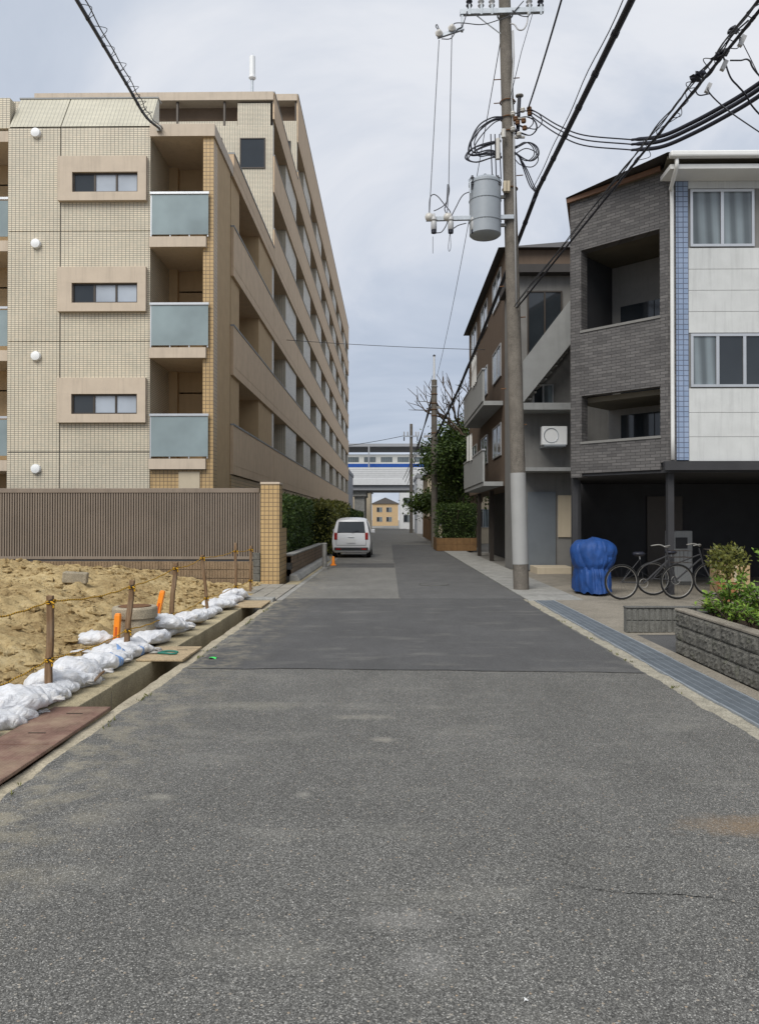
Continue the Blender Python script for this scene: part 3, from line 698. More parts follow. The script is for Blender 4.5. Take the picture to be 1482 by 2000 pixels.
# corner balcony stack
bx('corner_wall', M['tan'], -6.26, -4.9, FY+1.9, FY+2.1, 2.9, 11.7)
bx('corner_column', M['tile_ochre'], -4.88, SX-.002, FY+.02, FY+.45, -.05, 11.5)
bx('corner_side_wall', M['tan'], -4.80, SX-.006, FY+.46, FY+2.1, -.05, 11.5)
bx('corner_roof', M['beige'], -6.258, SX+.04, FY-.06, FY+2.3, 11.50, 11.82)
for k, f in enumerate(FL[1:4]):
    bs = bx('balcony_slab', M['beige'], -6.255, -4.78, FY-.10, FY+1.89, f-.27, f)
    MB().box(-6.2, -4.72, FY-.075, FY-.062, f+.06, f+1.10).build('balcony_glass', M['balcony_glass'], ap)
    MB().box(-6.24, -4.70, FY-.10, FY-.04, f+1.11, f+1.17).build('hand_rail', M['alu'], ap)
    for xx in (-6.22, -5.72, -5.22, -4.74): MB().box(xx-.015, xx+.015, FY-.06, FY-.03, f+.01, f+1.11).build('baluster', M['alu'], ap)
    window(ap, 'balcony_window', -6.1, -4.95, FY+1.9, f+.05, f+2.05, [M['glass_grey'], M['glass']], M['bronze'])
bx('ground_wall', M['tile_ochre'], -6.258, -4.882, FY+.04, FY+.3, -.05, 2.8)
MB().box(-5.5, -4.95, FY+.0, FY+.039, .1, 2.75).build('side_door', M['cream'], ap)
# masses of the three steps
bx('core_low', M['tan'], -14.5, -6.02, FY+1.72, 30.0, -.05, 11.6); bx('roof_low', M['concrete_grey'], -14.5, SX+.0, FY+2.31, 29.98, 11.62, 11.80)
bx('core_middle', M['tile_pale'], -14.0, -6.02, 30.02, 37.7, -.05, 17.2)
bx('core_high', M['tile_pale'], -14.0, -6.02, 37.72, 84.0, -.05, 21.4)
steps = ((FY+2.3, 30.0, 4, 12.15), (30.0, 37.7, 6, 18.3), (37.7, 84.0, 7, 22.5))
for si, (ya, yb, nf, top) in enumerate(steps):
    # front face of the step (above the roof in front)
    if si:
        fx = -14.0; fz = 11.8 if si == 1 else 18.2
        wz = (15.3, 16.5) if si == 1 else (19.0, 20.2)
        MB().box(fx, SX, ya-.02, ya+.16, fz, top-1.3).build('step_wall', M['tile_pale'], ap)
        MB().box(fx, SX-.05, ya+.5, ya+.66, top-1.3, top-.32).build('loggia_back', M['brown_recess'], ap)
        MB().box(fx, SX+.02, ya-.10, ya+.9, top-.32, top).build('eave', M['beige'], ap)
        for q in range(6): MB().box(fx+q*1.86, fx+q*1.86+.08, ya, ya+.12, top-1.3, top-.32).build('loggia_post', M['bronze'], ap)
        for xx in (-12.5, -9.6, -7.6, -5.9): window(ap, 'step_window', xx, xx+1.0, ya-.06, wz[0], wz[1], [M['glass']], M['bronze'])
        MB().box(fx, -6.03, ya+.70, yb, top-.9, top-.33).build('roof', M['concrete_grey'], ap)
    # road side: piers, continuous beige parapets, deep galleries
    cen = [c for c in [25.2 + 7.0*k for k in range(9)] if ya <= c < yb and c+2 < yb+1.5]
    edges = [ya]
    for c in cen: edges += [c-1.75, c+1.75]
    edges.append(yb)
    for q in range(0, len(edges), 2):
        a, c = edges[q], edges[q+1]
        if c-a > .05: MB().box(-6.0, SX-.03, a, c-.01, 2.86, top-.4).build('pier', M['tile_pale'] if si else M['tan'], ap)
    MB().box(-6.0, SX-.01, ya, yb-.01, -.05, 2.80).build('ground_wall', M['tile_ochre'], ap)
    for k in range(1, nf+1):
        f = FL[k]; zt = f+1.16
        if k == nf: f = FL[k]; zt = top
        MB().box(-6.01, SX+.05, ya+.01, yb-.02, f-.26, f).build('gallery_slab', M['peach'], ap)
        MB().box(SX-.10, SX+.055, ya+.005, yb-.015, f+.001, zt).build('gallery_parapet', M['peach'], ap)
        MB().box(SX-.11, SX+.075, ya, yb-.01, zt, zt+.05).build('gallery_coping', M['grey_light'], ap)
        if k < nf:
            for c in cen: 
                window(ap, 'gallery_window', c-1.5, c-.3, -6.0, f+.95, f+2.0, [M['glass'], M['glass']], M['bronze'], axis='x', sign=1)
                MB().box(-5.995, -5.94, c+.3, c+1.2, f+.02, f+2.05).build('gallery_door', M['fence_brown'], ap)
bx('end_wall', M['tile_pale'], -6.0, SX-.02, 83.9, 84.1, 0, 22)
# roof antenna
an = thing('roof_antenna', 'white cylinder antenna on a mast above the apartment roof', 'antenna', P(493, 178, 32))
p = P(493, 178, 32); a0 = P(493, 150, 32); a1 = P(492.5, 111, 32)
MB().cyl((p.x, p.y, p.z-.6), (a0.x, a0.y, a0.z), .05, .05, 10).build('mast', M['steel'], an)
MB().lathe((a0.x, a0.y, a0.z), [(.09, -.12), (.15, -.06), (.15, 0), (.125, .01), (.125, a1.z-a0.z), (.10, a1.z-a0.z+.02), (.001, a1.z-a0.z+.02)], 14).build('radome', M['white_plastic'], an, smooth=True, sharp=40)
MB().cyl((a0.x+.02, a0.y, a1.z), (a0.x+.02, a0.y, a1.z+.25), .008, .006, 6).build('whip', M['steel'], an)

# ================================================================== HOUSES ON THE RIGHT
h1 = thing('corner_house', 'three storey grey brick and white house with open carport on the right', 'house', (8, 18, 0))
A, B1, C1, D1, E1 = (5.4, 15.0), (3.86, 16.5), (6.2, 24.0), (13, 24), (13, 15)
def part(mb, name, mat, th, **k): return mb.build(name, mat, th, **k)
def wallbox(th, name, mat, p0, p1, d, z0, z1):
    """wall slab between two plan points with thickness d to its inner (right-hand/back) side"""
    a, c = Vector((*p0, 0)), Vector((*p1, 0)); t = (c-a).normalized(); n = Vector((-t.y, t.x, 0))*d
    q = [a, c, c+n, a+n]
    return MB().prism([(p.x, p.y) for p in q], z0, z1).build(name, mat, th)
ZTOP = 8.30
av, bv = Vector((*A, 0)), Vector((*B1, 0)); tv = (bv-av).normalized(); nv = Vector((tv.y, -tv.x, 0)); Ld = (bv-av).length
inn = Vector((-tv.y, tv.x, 0))
if inn.y < 0: inn = -inn
def dg(s, d): q = av + tv*s + inn*d; return (q.x, q.y)
def dwall(name, mat, s0, s1, d0, d1, z0, z1): return MB().prism([dg(s0, d0), dg(s1, d0), dg(s1, d1), dg(s0, d1)], z0, z1).build(name, mat, h1)
# angled brick face: piers, parapets, recessed balconies
dwall('corner_pier', M['brick_grey'], 0, .16, 0, .25, 2.62, ZTOP)
dwall('far_pier', M['brick_grey'], Ld-.26, Ld, 0, .25, 2.40, ZTOP)
dwall('upper_wall', M['brick_grey'], .16, Ld-.26, .004, .25, 7.22, ZTOP)
dwall('balcony_parapet', M['brick_grey'], .16, Ld-.26, .004, .2, 4.12, 5.46); dwall('parapet_coping', M['grey_render'], .14, Ld-.24, -.02, .22, 5.46, 5.51)
dwall('first_floor_wall', M['brick_grey'], .16, Ld-.26, .004, .2, 2.48, 3.10); dwall('parapet_coping', M['grey_render'], .14, Ld-.24, -.02, .22, 3.10, 3.15)
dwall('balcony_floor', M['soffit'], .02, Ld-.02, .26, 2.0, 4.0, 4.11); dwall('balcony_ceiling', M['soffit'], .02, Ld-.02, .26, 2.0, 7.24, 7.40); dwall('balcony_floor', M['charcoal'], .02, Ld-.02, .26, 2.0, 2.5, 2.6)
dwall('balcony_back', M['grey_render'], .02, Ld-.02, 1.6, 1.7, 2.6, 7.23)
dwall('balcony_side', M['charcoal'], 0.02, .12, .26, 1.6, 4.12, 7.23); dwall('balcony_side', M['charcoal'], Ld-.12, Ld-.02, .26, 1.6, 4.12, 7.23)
for z0, z1 in ((5.0, 6.4), (4.15, 4.9)): pass
for (s0, s1) in ((.25, 1.0), (1.02, 1.8)):
    dwall('balcony_window', M['glass'], s0, s1, 1.55, 1.59, 4.3, 6.3); dwall('lower_window', M['glass'], s0, s1, 1.55, 1.59, 2.75, 3.85)
# front: blue tile strip and white siding with windows
MB().box(5.56, 5.80, 14.995, 15.2, 2.66, ZTOP-.15).build('blue_tile_strip', M['tile_blue'], h1)
MB().box(5.402, 5.558, 15.001, 15.2, 2.63, ZTOP-.12).build('brick_edge', M['brick_grey'], h1)
for (z0, z1) in ((7.96, ZTOP-.12), (5.14, 6.80), (2.64, 4.06)):
    nrow = max(1, round((z1-z0)/.42))
    for q in range(nrow):
        a = z0+(z1-z0)*q/nrow; c = z0+(z1-z0)*(q+1)/nrow-.006
        MB().box(5.805, 13, 15.003, 15.2, a, c).build('siding_panel', M['white_panel'], h1, bevel=.004)
MB().box(5.805, 13, 15.02, 15.2, 2.66, ZTOP-.13).build('siding_backing', M['grey_render'], h1)
window(h1, 'upper_window', 5.84, 7.08, 14.985, 6.82, 7.94, [M['glass_grey'], M['glass_grey']], M['alu'], fw=.05)
window(h1, 'upper_window', 7.3, 9.0, 14.985, 6.82, 7.94, [M['glass'], M['glass_grey']], M['bronze'], fw=.05)
window(h1, 'lower_window', 5.84, 7.4, 14.985, 4.08, 5.12, [M['glass_grey'], M['glass'], M['glass']], M['alu'], fw=.05)
# roof, eave, gutter, downpipe
apz = ZTOP
MB().prism([(5.22, 14.5), (13.3, 14.5), (13.3, 24.3), (6.0, 24.3), (3.82, 16.48), (5.33, 15.0)], ZTOP+.003, ZTOP+.06).build('roof_slab', M['soffit'], h1)
e = MB(); pr = [(5.24, 14.94), (3.78, 16.47), (6.0, 24.35)]
for i in range(2):
    a, c = Vector((*pr[i], 0)), Vector((*pr[i+1], 0)); t = (c-a).normalized(); n = Vector((-t.y, t.x, 0))*.05
    e.prism([(a.x, a.y), (c.x, c.y), (c.x-n.x, c.y-n.y), (a.x-n.x, a.y-n.y)], ZTOP-.01, ZTOP+.085)
e.build('fascia', M['fascia'], h1)
MB().add([(5.2,14.42,ZTOP+.10),(13.4,14.42,ZTOP+.10),(13.4,19.5,ZTOP+.55),(8.5,19.5,ZTOP+.55),(3.76,16.45,ZTOP+.10),(6.0,24.4,ZTOP+.10),(13.4,24.4,ZTOP+.10)], [(0,1,2,3),(0,3,4),(4,3,5),(5,3,2,6)]).build('roof', M['roof_dark'], h1)
g_ = []
for k in range(9): a = math.pi*k/8; g_.append((5.14, 14.40-.075*math.cos(a)*-1, ZTOP+.03-.085*math.sin(a)))
g_ = g_ + [(5.14, 14.40-.06, ZTOP+.035), ]
MB().box(5.22, 13.4, 14.30, 14.44, ZTOP-.03, ZTOP+.085).build('gutter', M['white_paint'], h1, bevel=.03)
MB().box(5.26, 13.4, 14.45, 14.99, ZTOP-.20, ZTOP-.115).build('eave_soffit', M['white_paint'], h1)
MB().tube(spline([(5.36, 14.40, ZTOP-.02), (5.36, 14.42, ZTOP-.2), (5.40, 14.80, ZTOP-.42), (5.46, 14.93, ZTOP-.6), (5.46, 14.93, 5.0), (5.46, 14.93, 2.66)], 5), .038, 10).build('downpipe', M['white_paint'], h1, smooth=True)
# carport underneath
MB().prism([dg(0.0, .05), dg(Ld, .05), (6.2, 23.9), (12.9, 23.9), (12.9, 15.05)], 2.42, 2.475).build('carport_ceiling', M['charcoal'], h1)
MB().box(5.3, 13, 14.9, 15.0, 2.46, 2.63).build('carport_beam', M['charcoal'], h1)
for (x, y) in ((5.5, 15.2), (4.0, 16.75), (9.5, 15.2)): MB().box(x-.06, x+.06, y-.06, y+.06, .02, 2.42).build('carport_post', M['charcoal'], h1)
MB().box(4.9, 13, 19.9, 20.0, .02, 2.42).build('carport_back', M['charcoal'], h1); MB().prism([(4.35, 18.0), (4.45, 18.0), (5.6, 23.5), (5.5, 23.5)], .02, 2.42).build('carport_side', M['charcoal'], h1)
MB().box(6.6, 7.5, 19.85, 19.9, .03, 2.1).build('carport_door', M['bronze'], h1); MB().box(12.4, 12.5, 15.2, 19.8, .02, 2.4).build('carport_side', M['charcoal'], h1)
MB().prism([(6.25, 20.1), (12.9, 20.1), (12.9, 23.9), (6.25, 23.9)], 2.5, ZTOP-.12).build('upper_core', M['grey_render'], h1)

# second house: grey, outside stair
h2 = thing('stair_house', 'narrow grey house with an outside stair between the brick house and the brown house', 'house', (5, 22.5, 0))
MB().box(3.66, 8.0, 22.2, 24.6, -.05, 8.55).build('wall', M['grey_render'], h2)
MB().box(3.5, 8.1, 21.85, 24.7, 8.55, 8.78).build('roof', M['roof_dark'], h2)
window(h2, 'balcony_door', 3.95, 4.95, 22.14, 6.1, 8.1, [M['glass'], M['glass']], M['bronze'])
window(h2, 'window', 4.1, 4.7, 22.14, 4.55, 5.4, [M['glass'], M['glass_grey']], M['alu'])
MB().ext([(3.68, 21.3, 4.75), (3.68, 21.3, 5.9), (5.3, 21.3, 8.0), (5.3, 21.3, 6.75)], (0, .1, 0)).build('stair_parapet', M['grey_light'], h2)
MB().ext([(3.68, 22.05, 4.75), (3.68, 22.05, 5.3), (5.3, 22.05, 7.3), (5.3, 22.05, 6.75)], (0, .08, 0)).build('stair_stringer', M['grey_light'], h2)
for k in range(11):
    x = 3.72+k*.145; z = 4.85+k*.185; MB().box(x, x+.2, 21.41, 22.04, z, z+.04).build('tread', M['steel_rusty'], h2)
MB().box(3.5, 5.2, 21.3, 22.19, 4.55, 4.74).build('landing', M['grey_light'], h2)
MB().box(3.95, 4.75, 22.15, 22.199, .05, 2.3).build('roller_shutter', M['shutter'], h2); MB().box(4.82, 5.2, 22.15, 22.199, 1.0, 2.2).build('notice_panel', M['cream'], h2)
MB().box(3.7, 5.4, 21.3, 22.19, 2.85, 2.95).build('canopy', M['grey_light'], h2); MB().box(4.0, 5.0, 21.0, 22.1, -.02, .20).build('door_step', M['cream'], h2, bevel=.01)
ac = thing('air_conditioner', 'white air conditioner unit on the wall below the outside stair', 'air conditioner', (4.5, 21.7, 4.74))
MB().box(4.25, 4.95, 21.55, 21.8, 3.6, 4.12).build('case', M['white_plastic'], ac, bevel=.015); MB().ring((4.5, 21.545, 3.86), .2, .012, (0,1,0), 20, 5).build('fan_guard', M['steel'], ac); MB().box(4.3, 4.9, 21.5, 22.18, 3.55, 3.595).build('bracket', M['steel'], ac)

# third house: brown
h3 = thing('brown_house', 'tall brown house with balconies beyond the utility pole', 'house', (6, 29, 0))
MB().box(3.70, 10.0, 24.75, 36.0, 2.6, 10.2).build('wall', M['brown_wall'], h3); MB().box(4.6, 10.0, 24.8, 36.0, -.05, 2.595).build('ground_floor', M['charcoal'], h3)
MB().add([(3.45,24.5,10.2),(3.45,36.3,10.2),(10.3,36.3,10.2),(10.3,24.5,10.2),(6.8,27.5,11.5),(6.8,33,11.5)], [(0,1,5,4),(1,2,5),(2,3,4,5),(3,0,4),(0,3,2,1)]).build('roof', M['roof_dark'], h3)
for k, zf in enumerate((2.75, 5.4, 7.95)):
    for (y0, y1) in ((25.6, 27.6), (29.2, 31.2), (32.8, 34.8)):
        window(h3, 'window', y0, y1, 3.66, zf+.9, zf+2.0, [M['glass'], M['glass_grey']], M['alu'], axis='x', sign=-1)
    if k < 2:
        MB().box(3.05, 3.69, 25.2, 31.6, zf-.14, zf).build('balcony_floor', M['grey_light'], h3); MB().box(3.02, 3.09, 25.2, 31.6, zf+.001, zf+1.02).build('balcony_front', M['grey_light'], h3)
        MB().box(3.0, 3.12, 25.15, 31.65, zf+1.021, zf+1.07).build('balcony_rail', M['alu'], h3)
for y in (25.0, 29.0, 33.0): MB().box(3.75, 3.9, y, y+.15, -.05, 2.6).build('post', M['bronze'], h3)
MB().box(4.54, 4.6, 26.2, 27.6, .05, 2.2).build('shutter', M['shutter'], h3)
for q, (y, zz) in enumerate(((26.6, 6.5), (27.4, 6.5), (28.3, 3.9), (29.3, 3.95))):
    t = thing('hanging_laundry', ['pale sheet hanging on the upper balcony of the brown house, nearer one', 'pale sheet hanging on the upper balcony of the brown house, farther one', 'pale sheet hanging on the lower balcony of the brown house, nearer one', 'pale sheet hanging on the lower balcony of the brown house, farther one'][q], 'laundry', (3.2, y, zz), 'laundry on the brown house')
    MB().grid(lambda u, v: (2.98 + .03*math.sin(u*11+q) , y+.6*u, zz-.2 + .95*v), 12, 4).build('cloth', M['white_paint'], t, smooth=True)
    MB().cyl((2.98, y-.1, zz+.76), (2.98, y+.7, zz+.76), .012, .012, 6).build('pole', M['alu'], t)
# fourth house behind the trees
h4 = thing('far_right_house', 'pale house half hidden behind the tree on the right', 'house', (7, 56, 0))
MB().box(4.6, 12, 50, 62, -.05, 5.8).build('wall', M['cream'], h4)
MB().add([(4.2,49.6,5.8),(4.2,62.4,5.8),(12.4,62.4,5.8),(12.4,49.6,5.8),(8.3,49.6,7.6),(8.3,62.4,7.6)], [(0,1,5,4),(2,3,4,5),(0,4,3),(1,2,5),(0,3,2,1)]).build('roof', M['roof_dark'], h4)
for z in (1.0, 3.7):
    window(h4, 'window', 5.2, 6.8, 49.94, z, z+1.2, [M['glass'], M['glass_grey']], M['alu'])
    window(h4, 'window', 52, 54, 4.54, z, z+1.2, [M['glass'], M['glass_grey']], M['alu'], axis='x', sign=-1)

# ================================================================== FAR END: viaduct, train, buildings
vd = thing('railway_viaduct', 'elevated railway viaduct crossing the far end of the street', 'viaduct', (0, 108, 0))
MB().box(-70, 60, 104, 114, 5.5, 6.7).build('deck', M['far_grey'], vd); MB().box(-70, 60, 103.6, 103.98, 6.2, 7.0).build('edge_beam', M['far_white'], vd)
b = MB()
for q in range(6): b.box(-70, 60, 103.7, 103.9, 7.02+q*.26, 7.24+q*.26)
b.build('barrier', M['far_white'], vd)
MB().box(-70, 60, 103.85, 103.95, 7.0, 8.5).build('barrier_core', M['far_grey'], vd)
for x in (-27, -15, -4.2, 5.2, 16, 28):
    MB().box(x-.7, x+.7, 105, 106.4, -.05, 5.5).build('pier', M['concrete_grey'], vd); MB().box(x-.7, x+.7, 111.5, 112.9, -.05, 5.5).build('pier', M['concrete_grey'], vd); MB().box(x-.9, x+.9, 104.6, 113.4, 4.7, 5.49).build('cross_beam', M['concrete_grey'], vd)
MB().box(-70, 60, 104.3, 113.5, 11.45, 11.85).build('platform_roof', M['far_grey'], vd)
for q in range(14): MB().box(-66+q*9, -65.8+q*9, 104.2, 104.4, 7, 11.45).build('roof_post', M['far_grey'], vd)
tr = thing('train', 'ivory train with a blue stripe on the viaduct', 'train', (0, 107, 6.9))
for q in range(5):
    x0 = -52+q*20.2
    c = MB().box(x0, x0+20, 105.6, 108.4, 7.3, 10.5).build('carriage', M['train'], tr, bevel=.15)
    MB().box(x0+.02, x0+19.98, 105.57, 105.598, 8.72, 9.2).build('stripe', M['train_blue'], c)
    for w in range(8): MB().box(x0+1.1+w*2.3, x0+2.7+w*2.3, 105.575, 105.599, 9.42, 10.12).build('window', M['glass_grey'], c)
def far_building(label, x0, x1, y0, y1, h, mat, roof, wins):
    t = thing('distant_building', label, 'building', ((x0+x1)/2, (y0+y1)/2, 0))
    MB().box(x0, x1, y0, y1, -.05, h).build('wall', mat, t)
    if roof: MB().add([(x0-.3,y0-.3,h),(x1+.3,y0-.3,h),(x1+.3,y1+.3,h),(x0-.3,y1+.3,h),((x0+x1)/2,y0+1,h+1.6),((x0+x1)/2,y1-1,h+1.6)], [(0,1,4),(1,2,5,4),(2,3,5),(3,0,4,5),(0,3,2,1)]).build('roof', M['roof_dark'], t)
    else: MB().box(x0-.1, x1+.1, y0-.1, y1+.1, h, h+.4).build('parapet', M['far_grey'], t)
    for (a, c) in wins: window(t, 'window', a, a+1.4, y0-.06, c, c+1.2, [M['glass'], M['glass_grey']], M['alu'])
far_building('pale low building seen under the viaduct, left of the street', -9.5, -3.2, 122, 134, 6.0, M['cream'], True, [(-8.5, 1.1), (-6, 1.1), (-8.5, 3.8), (-5.6, 3.8)])
far_building('white building seen under the viaduct, right of the street', 1.6, 8, 128, 140, 8.5, M['far_white'], False, [(2.2, 1.1), (4.6, 1.1), (2.2, 4.0), (4.6, 4.0)])
far_building('orange brown building closing the street far beyond the viaduct', -4.5, 2.0, 192, 205, 5.5, M['tan'], True, [(-3.4, 1.0), (-1, 1.0), (-3.4, 3.4), (-1, 3.4)])
far_building('grey building left of the street before the viaduct', -14, -4.9, 90, 101, 7.0, M['far_grey'], False, [(-12, 1.2), (-9, 1.2), (-6.6, 1.2), (-12, 4.2), (-9, 4.2), (-6.6, 4.2)])
far_building('cream house right of the street before the viaduct', 3.4, 11, 70, 80, 5.6, M['cream'], True, [(4.2, 1.0), (6.8, 1.0), (4.2, 3.6), (6.8, 3.6)])
far_building('white house right of the street just before the viaduct', 3.0, 10, 86, 97, 6.2, M['far_white'], False, [(3.8, 1.0), (6.4, 1.0), (3.8, 3.8), (6.4, 3.8)])

# ================================================================== UTILITY POLES
PB = Vector((2.80, 16.5, 0)); PT = P(985, 0, 16.5)
def pax(z): return PB + (PT-PB)*(z/PT.z)
up = thing('utility_pole', 'tall concrete utility pole with crossarm beside the grey houses', 'utility pole', PB)
MB().tube([pax(-.1), pax(4), pax(8), pax(12), pax(14.2)], [.168, .155, .142, .130, .122], 20).build('shaft', M['concrete_pole'], up, smooth=True, sharp=40)
def pp(u, v, dy=0.0): return P(u, v, 16.5+dy)
# covering strip running down the pole
MB().tube([pp(1001, 60, -.12), pp(1003, 110, -.13), pp(998, 190, -.14), pp(1003, 260, -.14), pp(1004, 372, -.15), pp(1008, 600, -.15)], .022, 6).build('cable_guard', M['insul_grey'], up, smooth=True)
# crossarm, box section
a0, a1 = pp(898, 25, -.16), pp(1061, 20, -.16); cm = MB(); rot = Matrix.Rotation(math.atan2(a1.z-a0.z, a1.x-a0.x)*-1, 3, 'Y')
cm.obox((a0+a1)/2, ((a1-a0).length/2, .045, .055), rot); ca = cm.build('crossarm', M['steel'], up, bevel=.006)
MB().obox((pp(902, 42, -.16)), (.022, .03, .22), Matrix.Identity(3)).build('drop_bracket', M['steel'], up)
q0, q1 = pp(854, 72, -.18), pp(905, 55, -.18)
MB().obox((q0+q1)/2, ((q1-q0).length/2, .03, .035), Matrix.Rotation(-math.atan2(q1.z-q0.z, q1.x-q0.x), 3, 'Y')).build('side_bracket', M['steel'], up)
MB().tube([pp(922, 24, -.15), pp(977, 66, -.1)], .014, 6).build('brace', M['steel'], up)
MB().tube([pp(990, 22, -.15), pp(1035, 22, -.15)], .02, 6).build('brace', M['steel'], up)
MB().ring(pax(pp(988, 30).z), .16, .018, n=20, k=6).build('band', M['steel'], up); 
for vv in (200, 232, 260, 370): MB().ring(pax(pp(990, vv).z), .158, .014, n=20, k=6).build('band', M['rust_bolt'], up)
def insulator(parent, p, h=.30, r=.055, up_=1, mat=None, name='insulator'):
    pr = [(.02, -.08)] ; n = 4
    for k in range(n):
        z = k*h/n; pr += [(r*.62, z), (r, z+h/n*.35), (r*.95, z+h/n*.55), (r*.6, z+h/n*.8)]
    pr += [(r*.55, h), (.02, h+.03)]
    if up_ < 0: pr = [(a, -z) for a, z in pr][::-1]
    return MB().lathe(p, pr, 12).build(name, mat or M['insul_grey'], parent, smooth=True, sharp=50)
for (u, m_) in ((916, M['black_rubber']), (939, M['insul_grey']), (960, M['insul_grey']), (1033, M['insul_grey']), (1055, M['black_rubber'])):
    p = pp(u, 16, -.16); insulator(up, (p.x, p.y, p.z+.02), .34, .07, 1, m_)
    MB().box(p.x-.02, p.x+.02, p.y-.065, p.y-.045, p.z-.17, p.z+.05).build('bolt_plate', M['steel'], up)
for (u, v) in ((857, 66), (882, 56)):
    p = pp(u, v, -.2); MB().lathe(p, [(.03, -.05), (.07, -.02), (.085, .02), (.05, .06), (.03, .09)], 12, Matrix.Rotation(R(70), 3, 'X')).build('pin_insulator', M['porcelain'], up, smooth=True, sharp=60)
# lower arm with hanging cut-outs
a0, a1 = pp(832, 428, -.17), pp(1003, 424, -.17)
MB().obox((a0+a1)/2, ((a1-a0).length/2, .035, .045), Matrix.Rotation(-math.atan2(a1.z-a0.z, a1.x-a0.x), 3, 'Y')).build('lower_crossarm', M['steel'], up, bevel=.005)
for u in (838, 874): 
    p = pp(u, 424, -.24); MB().lathe(p, [(.03, -.06), (.085, -.03), (.09, .02), (.05, .06), (.02, .07)], 14, Matrix.Rotation(R(90), 3, 'X')).build('pin_insulator', M['porcelain'], up, smooth=True, sharp=60)
for u in (847, 880, 925):
    p = pp(u, 428, -.25); co = MB().lathe((p.x, p.y, p.z), [(.02, .12), (.03, .06), (.06, .03), (.06, 0), (.072, -.02), (.05, -.05), (.06, -.07), (.06, -.22), (.05, -.23)][::-1], 14).build('cutout_switch', M['insul_grey'], up, smooth=True, sharp=50)
    MB().lathe((p.x, p.y, p.z-.31), [(.03, 0), (.055, .01), (.058, .075), (.03, .08)], 14).build('cap', M['black_rubber'], co, smooth=True, sharp=50)
p = pp(845, 462, -.25); MB().tube([p, pp(845, 495, -.25)], .006, 5).build('pull_wire', M['cable_grey'], up)
MB().tube(spline([pp(878, 457, -.25), pp(875, 482, -.25), pp(877, 491, -.25), pp(880, 482, -.25), pp(879, 457, -.25)], 5), .006, 5).build('pull_wire', M['cable_grey'], up)
# twin drop leads between the brackets
MB().tube([pp(857, 78, -.2), pp(850, 200, -.2), pp(843, 330, -.22), pp(840, 385, -.24), pp(838, 424, -.26)], .010, 5).build('drop_lead', M['wire_thin'], up); MB().tube([pp(882, 66, -.2), pp(880, 160, -.2), pp(877, 300, -.22), pp(876, 360, -.24), pp(873, 418, -.26)], .010, 5).build('drop_lead', M['wire_thin'], up)
for pts in ([(857, 60), (851, 52), (853, 48), (857, 57)], [(884, 56), (887, 46), (905, 45), (940, 48), (970, 40), (995, 30), (1022, 2)], [(862, 76), (880, 75), (892, 58), (903, 50), (912, 22)], [(838, 424), (839, 390), (845, 380), (855, 384), (868, 400), (878, 412), (880, 420)], [(847, 412), (856, 408), (868, 400), (874, 388), (877, 372), (876, 360)], [(873, 420), (868, 408), (872, 396), (874, 360)], [(880, 425), (890, 405), (905, 380), (930, 372)], [(852, 455), (862, 453), (870, 442), (875, 430)], [(884, 447), (895, 440), (910, 436)], [(1000, 20), (1015, 30), (1030, 32), (1035, 25)]):
    MB().tube(spline([pp(u, v, -.22) for u, v in pts], 6), .011, 6).build('jumper_lead', M['cable_grey'], up, smooth=True)
MB().tube(spline([pp(996, 46, -.15), pp(1004, 48, -.18), pp(1012, 58, -.2), pp(1022, 57, -.2), pp(1029, 44, -.2), pp(1031, 22, -.2)], 6), .016, 6).build('strap_lead', M['insul_grey'], up, smooth=True)
# climbing bolts
for (u0, u1, v) in ((963, 979, 156), (999, 1014, 153), (964, 979, 202), (1000, 1007, 199), (1008, 1021, 343), (975, 984, 560), (1014, 1026, 620), (978, 988, 760), (1016, 1028, 830)):
    MB().tube([pp(u0, v), pp(u1, v-1)], .012, 6).build('step_bolt', M['rust_bolt'], up)
# left bundle of looping low-voltage leads
for k in range(9):
    s = k*2.2; w = 18*math.sin(k*1.9)
    pts = [(981, 228+s*.6), (960+w*.2, 230+s*1.2), (935+w*.3, 245+s*2.2), (920+w*.35, 275+s*1.5), (925+w*.6, 298+s*.8), (955, 293+s*1.2), (978, 300+s)]
    if k >= 5: pts = [(978, 268+s*.5), (950, 268+s), (925+w*.3, 278+s), (912+w*.2, 305+s*.3), (930, 318-s*.1), (960, 308), (980, 300+s*.5)]
    MB().tube(spline([pp(u, v, -.20+.02*math.sin(k*3)) for u, v in pts], 7), .012 + .004*(k % 3 == 0), 6).build('lead_loop', M['black_rubber'], up, smooth=True)
for u in (958, 966, 975): MB().tube([pp(u, 262, -.18), pp(u+1, 300, -.18), pp(u+3, 350, -.16)], .012, 6).build('riser_lead', M['black_rubber'], up)
MB().cyl(pp(972, 271, -.24), pp(972, 311, -.24), .047, .047, 12).build('fuse_tube', M['porcelain'], up, smooth=True, sharp=40); MB().cyl(pp(983, 253, -.24), pp(983, 269, -.24), .05, .05, 12).build('fuse_tube', M['porcelain'], up, smooth=True, sharp=40)
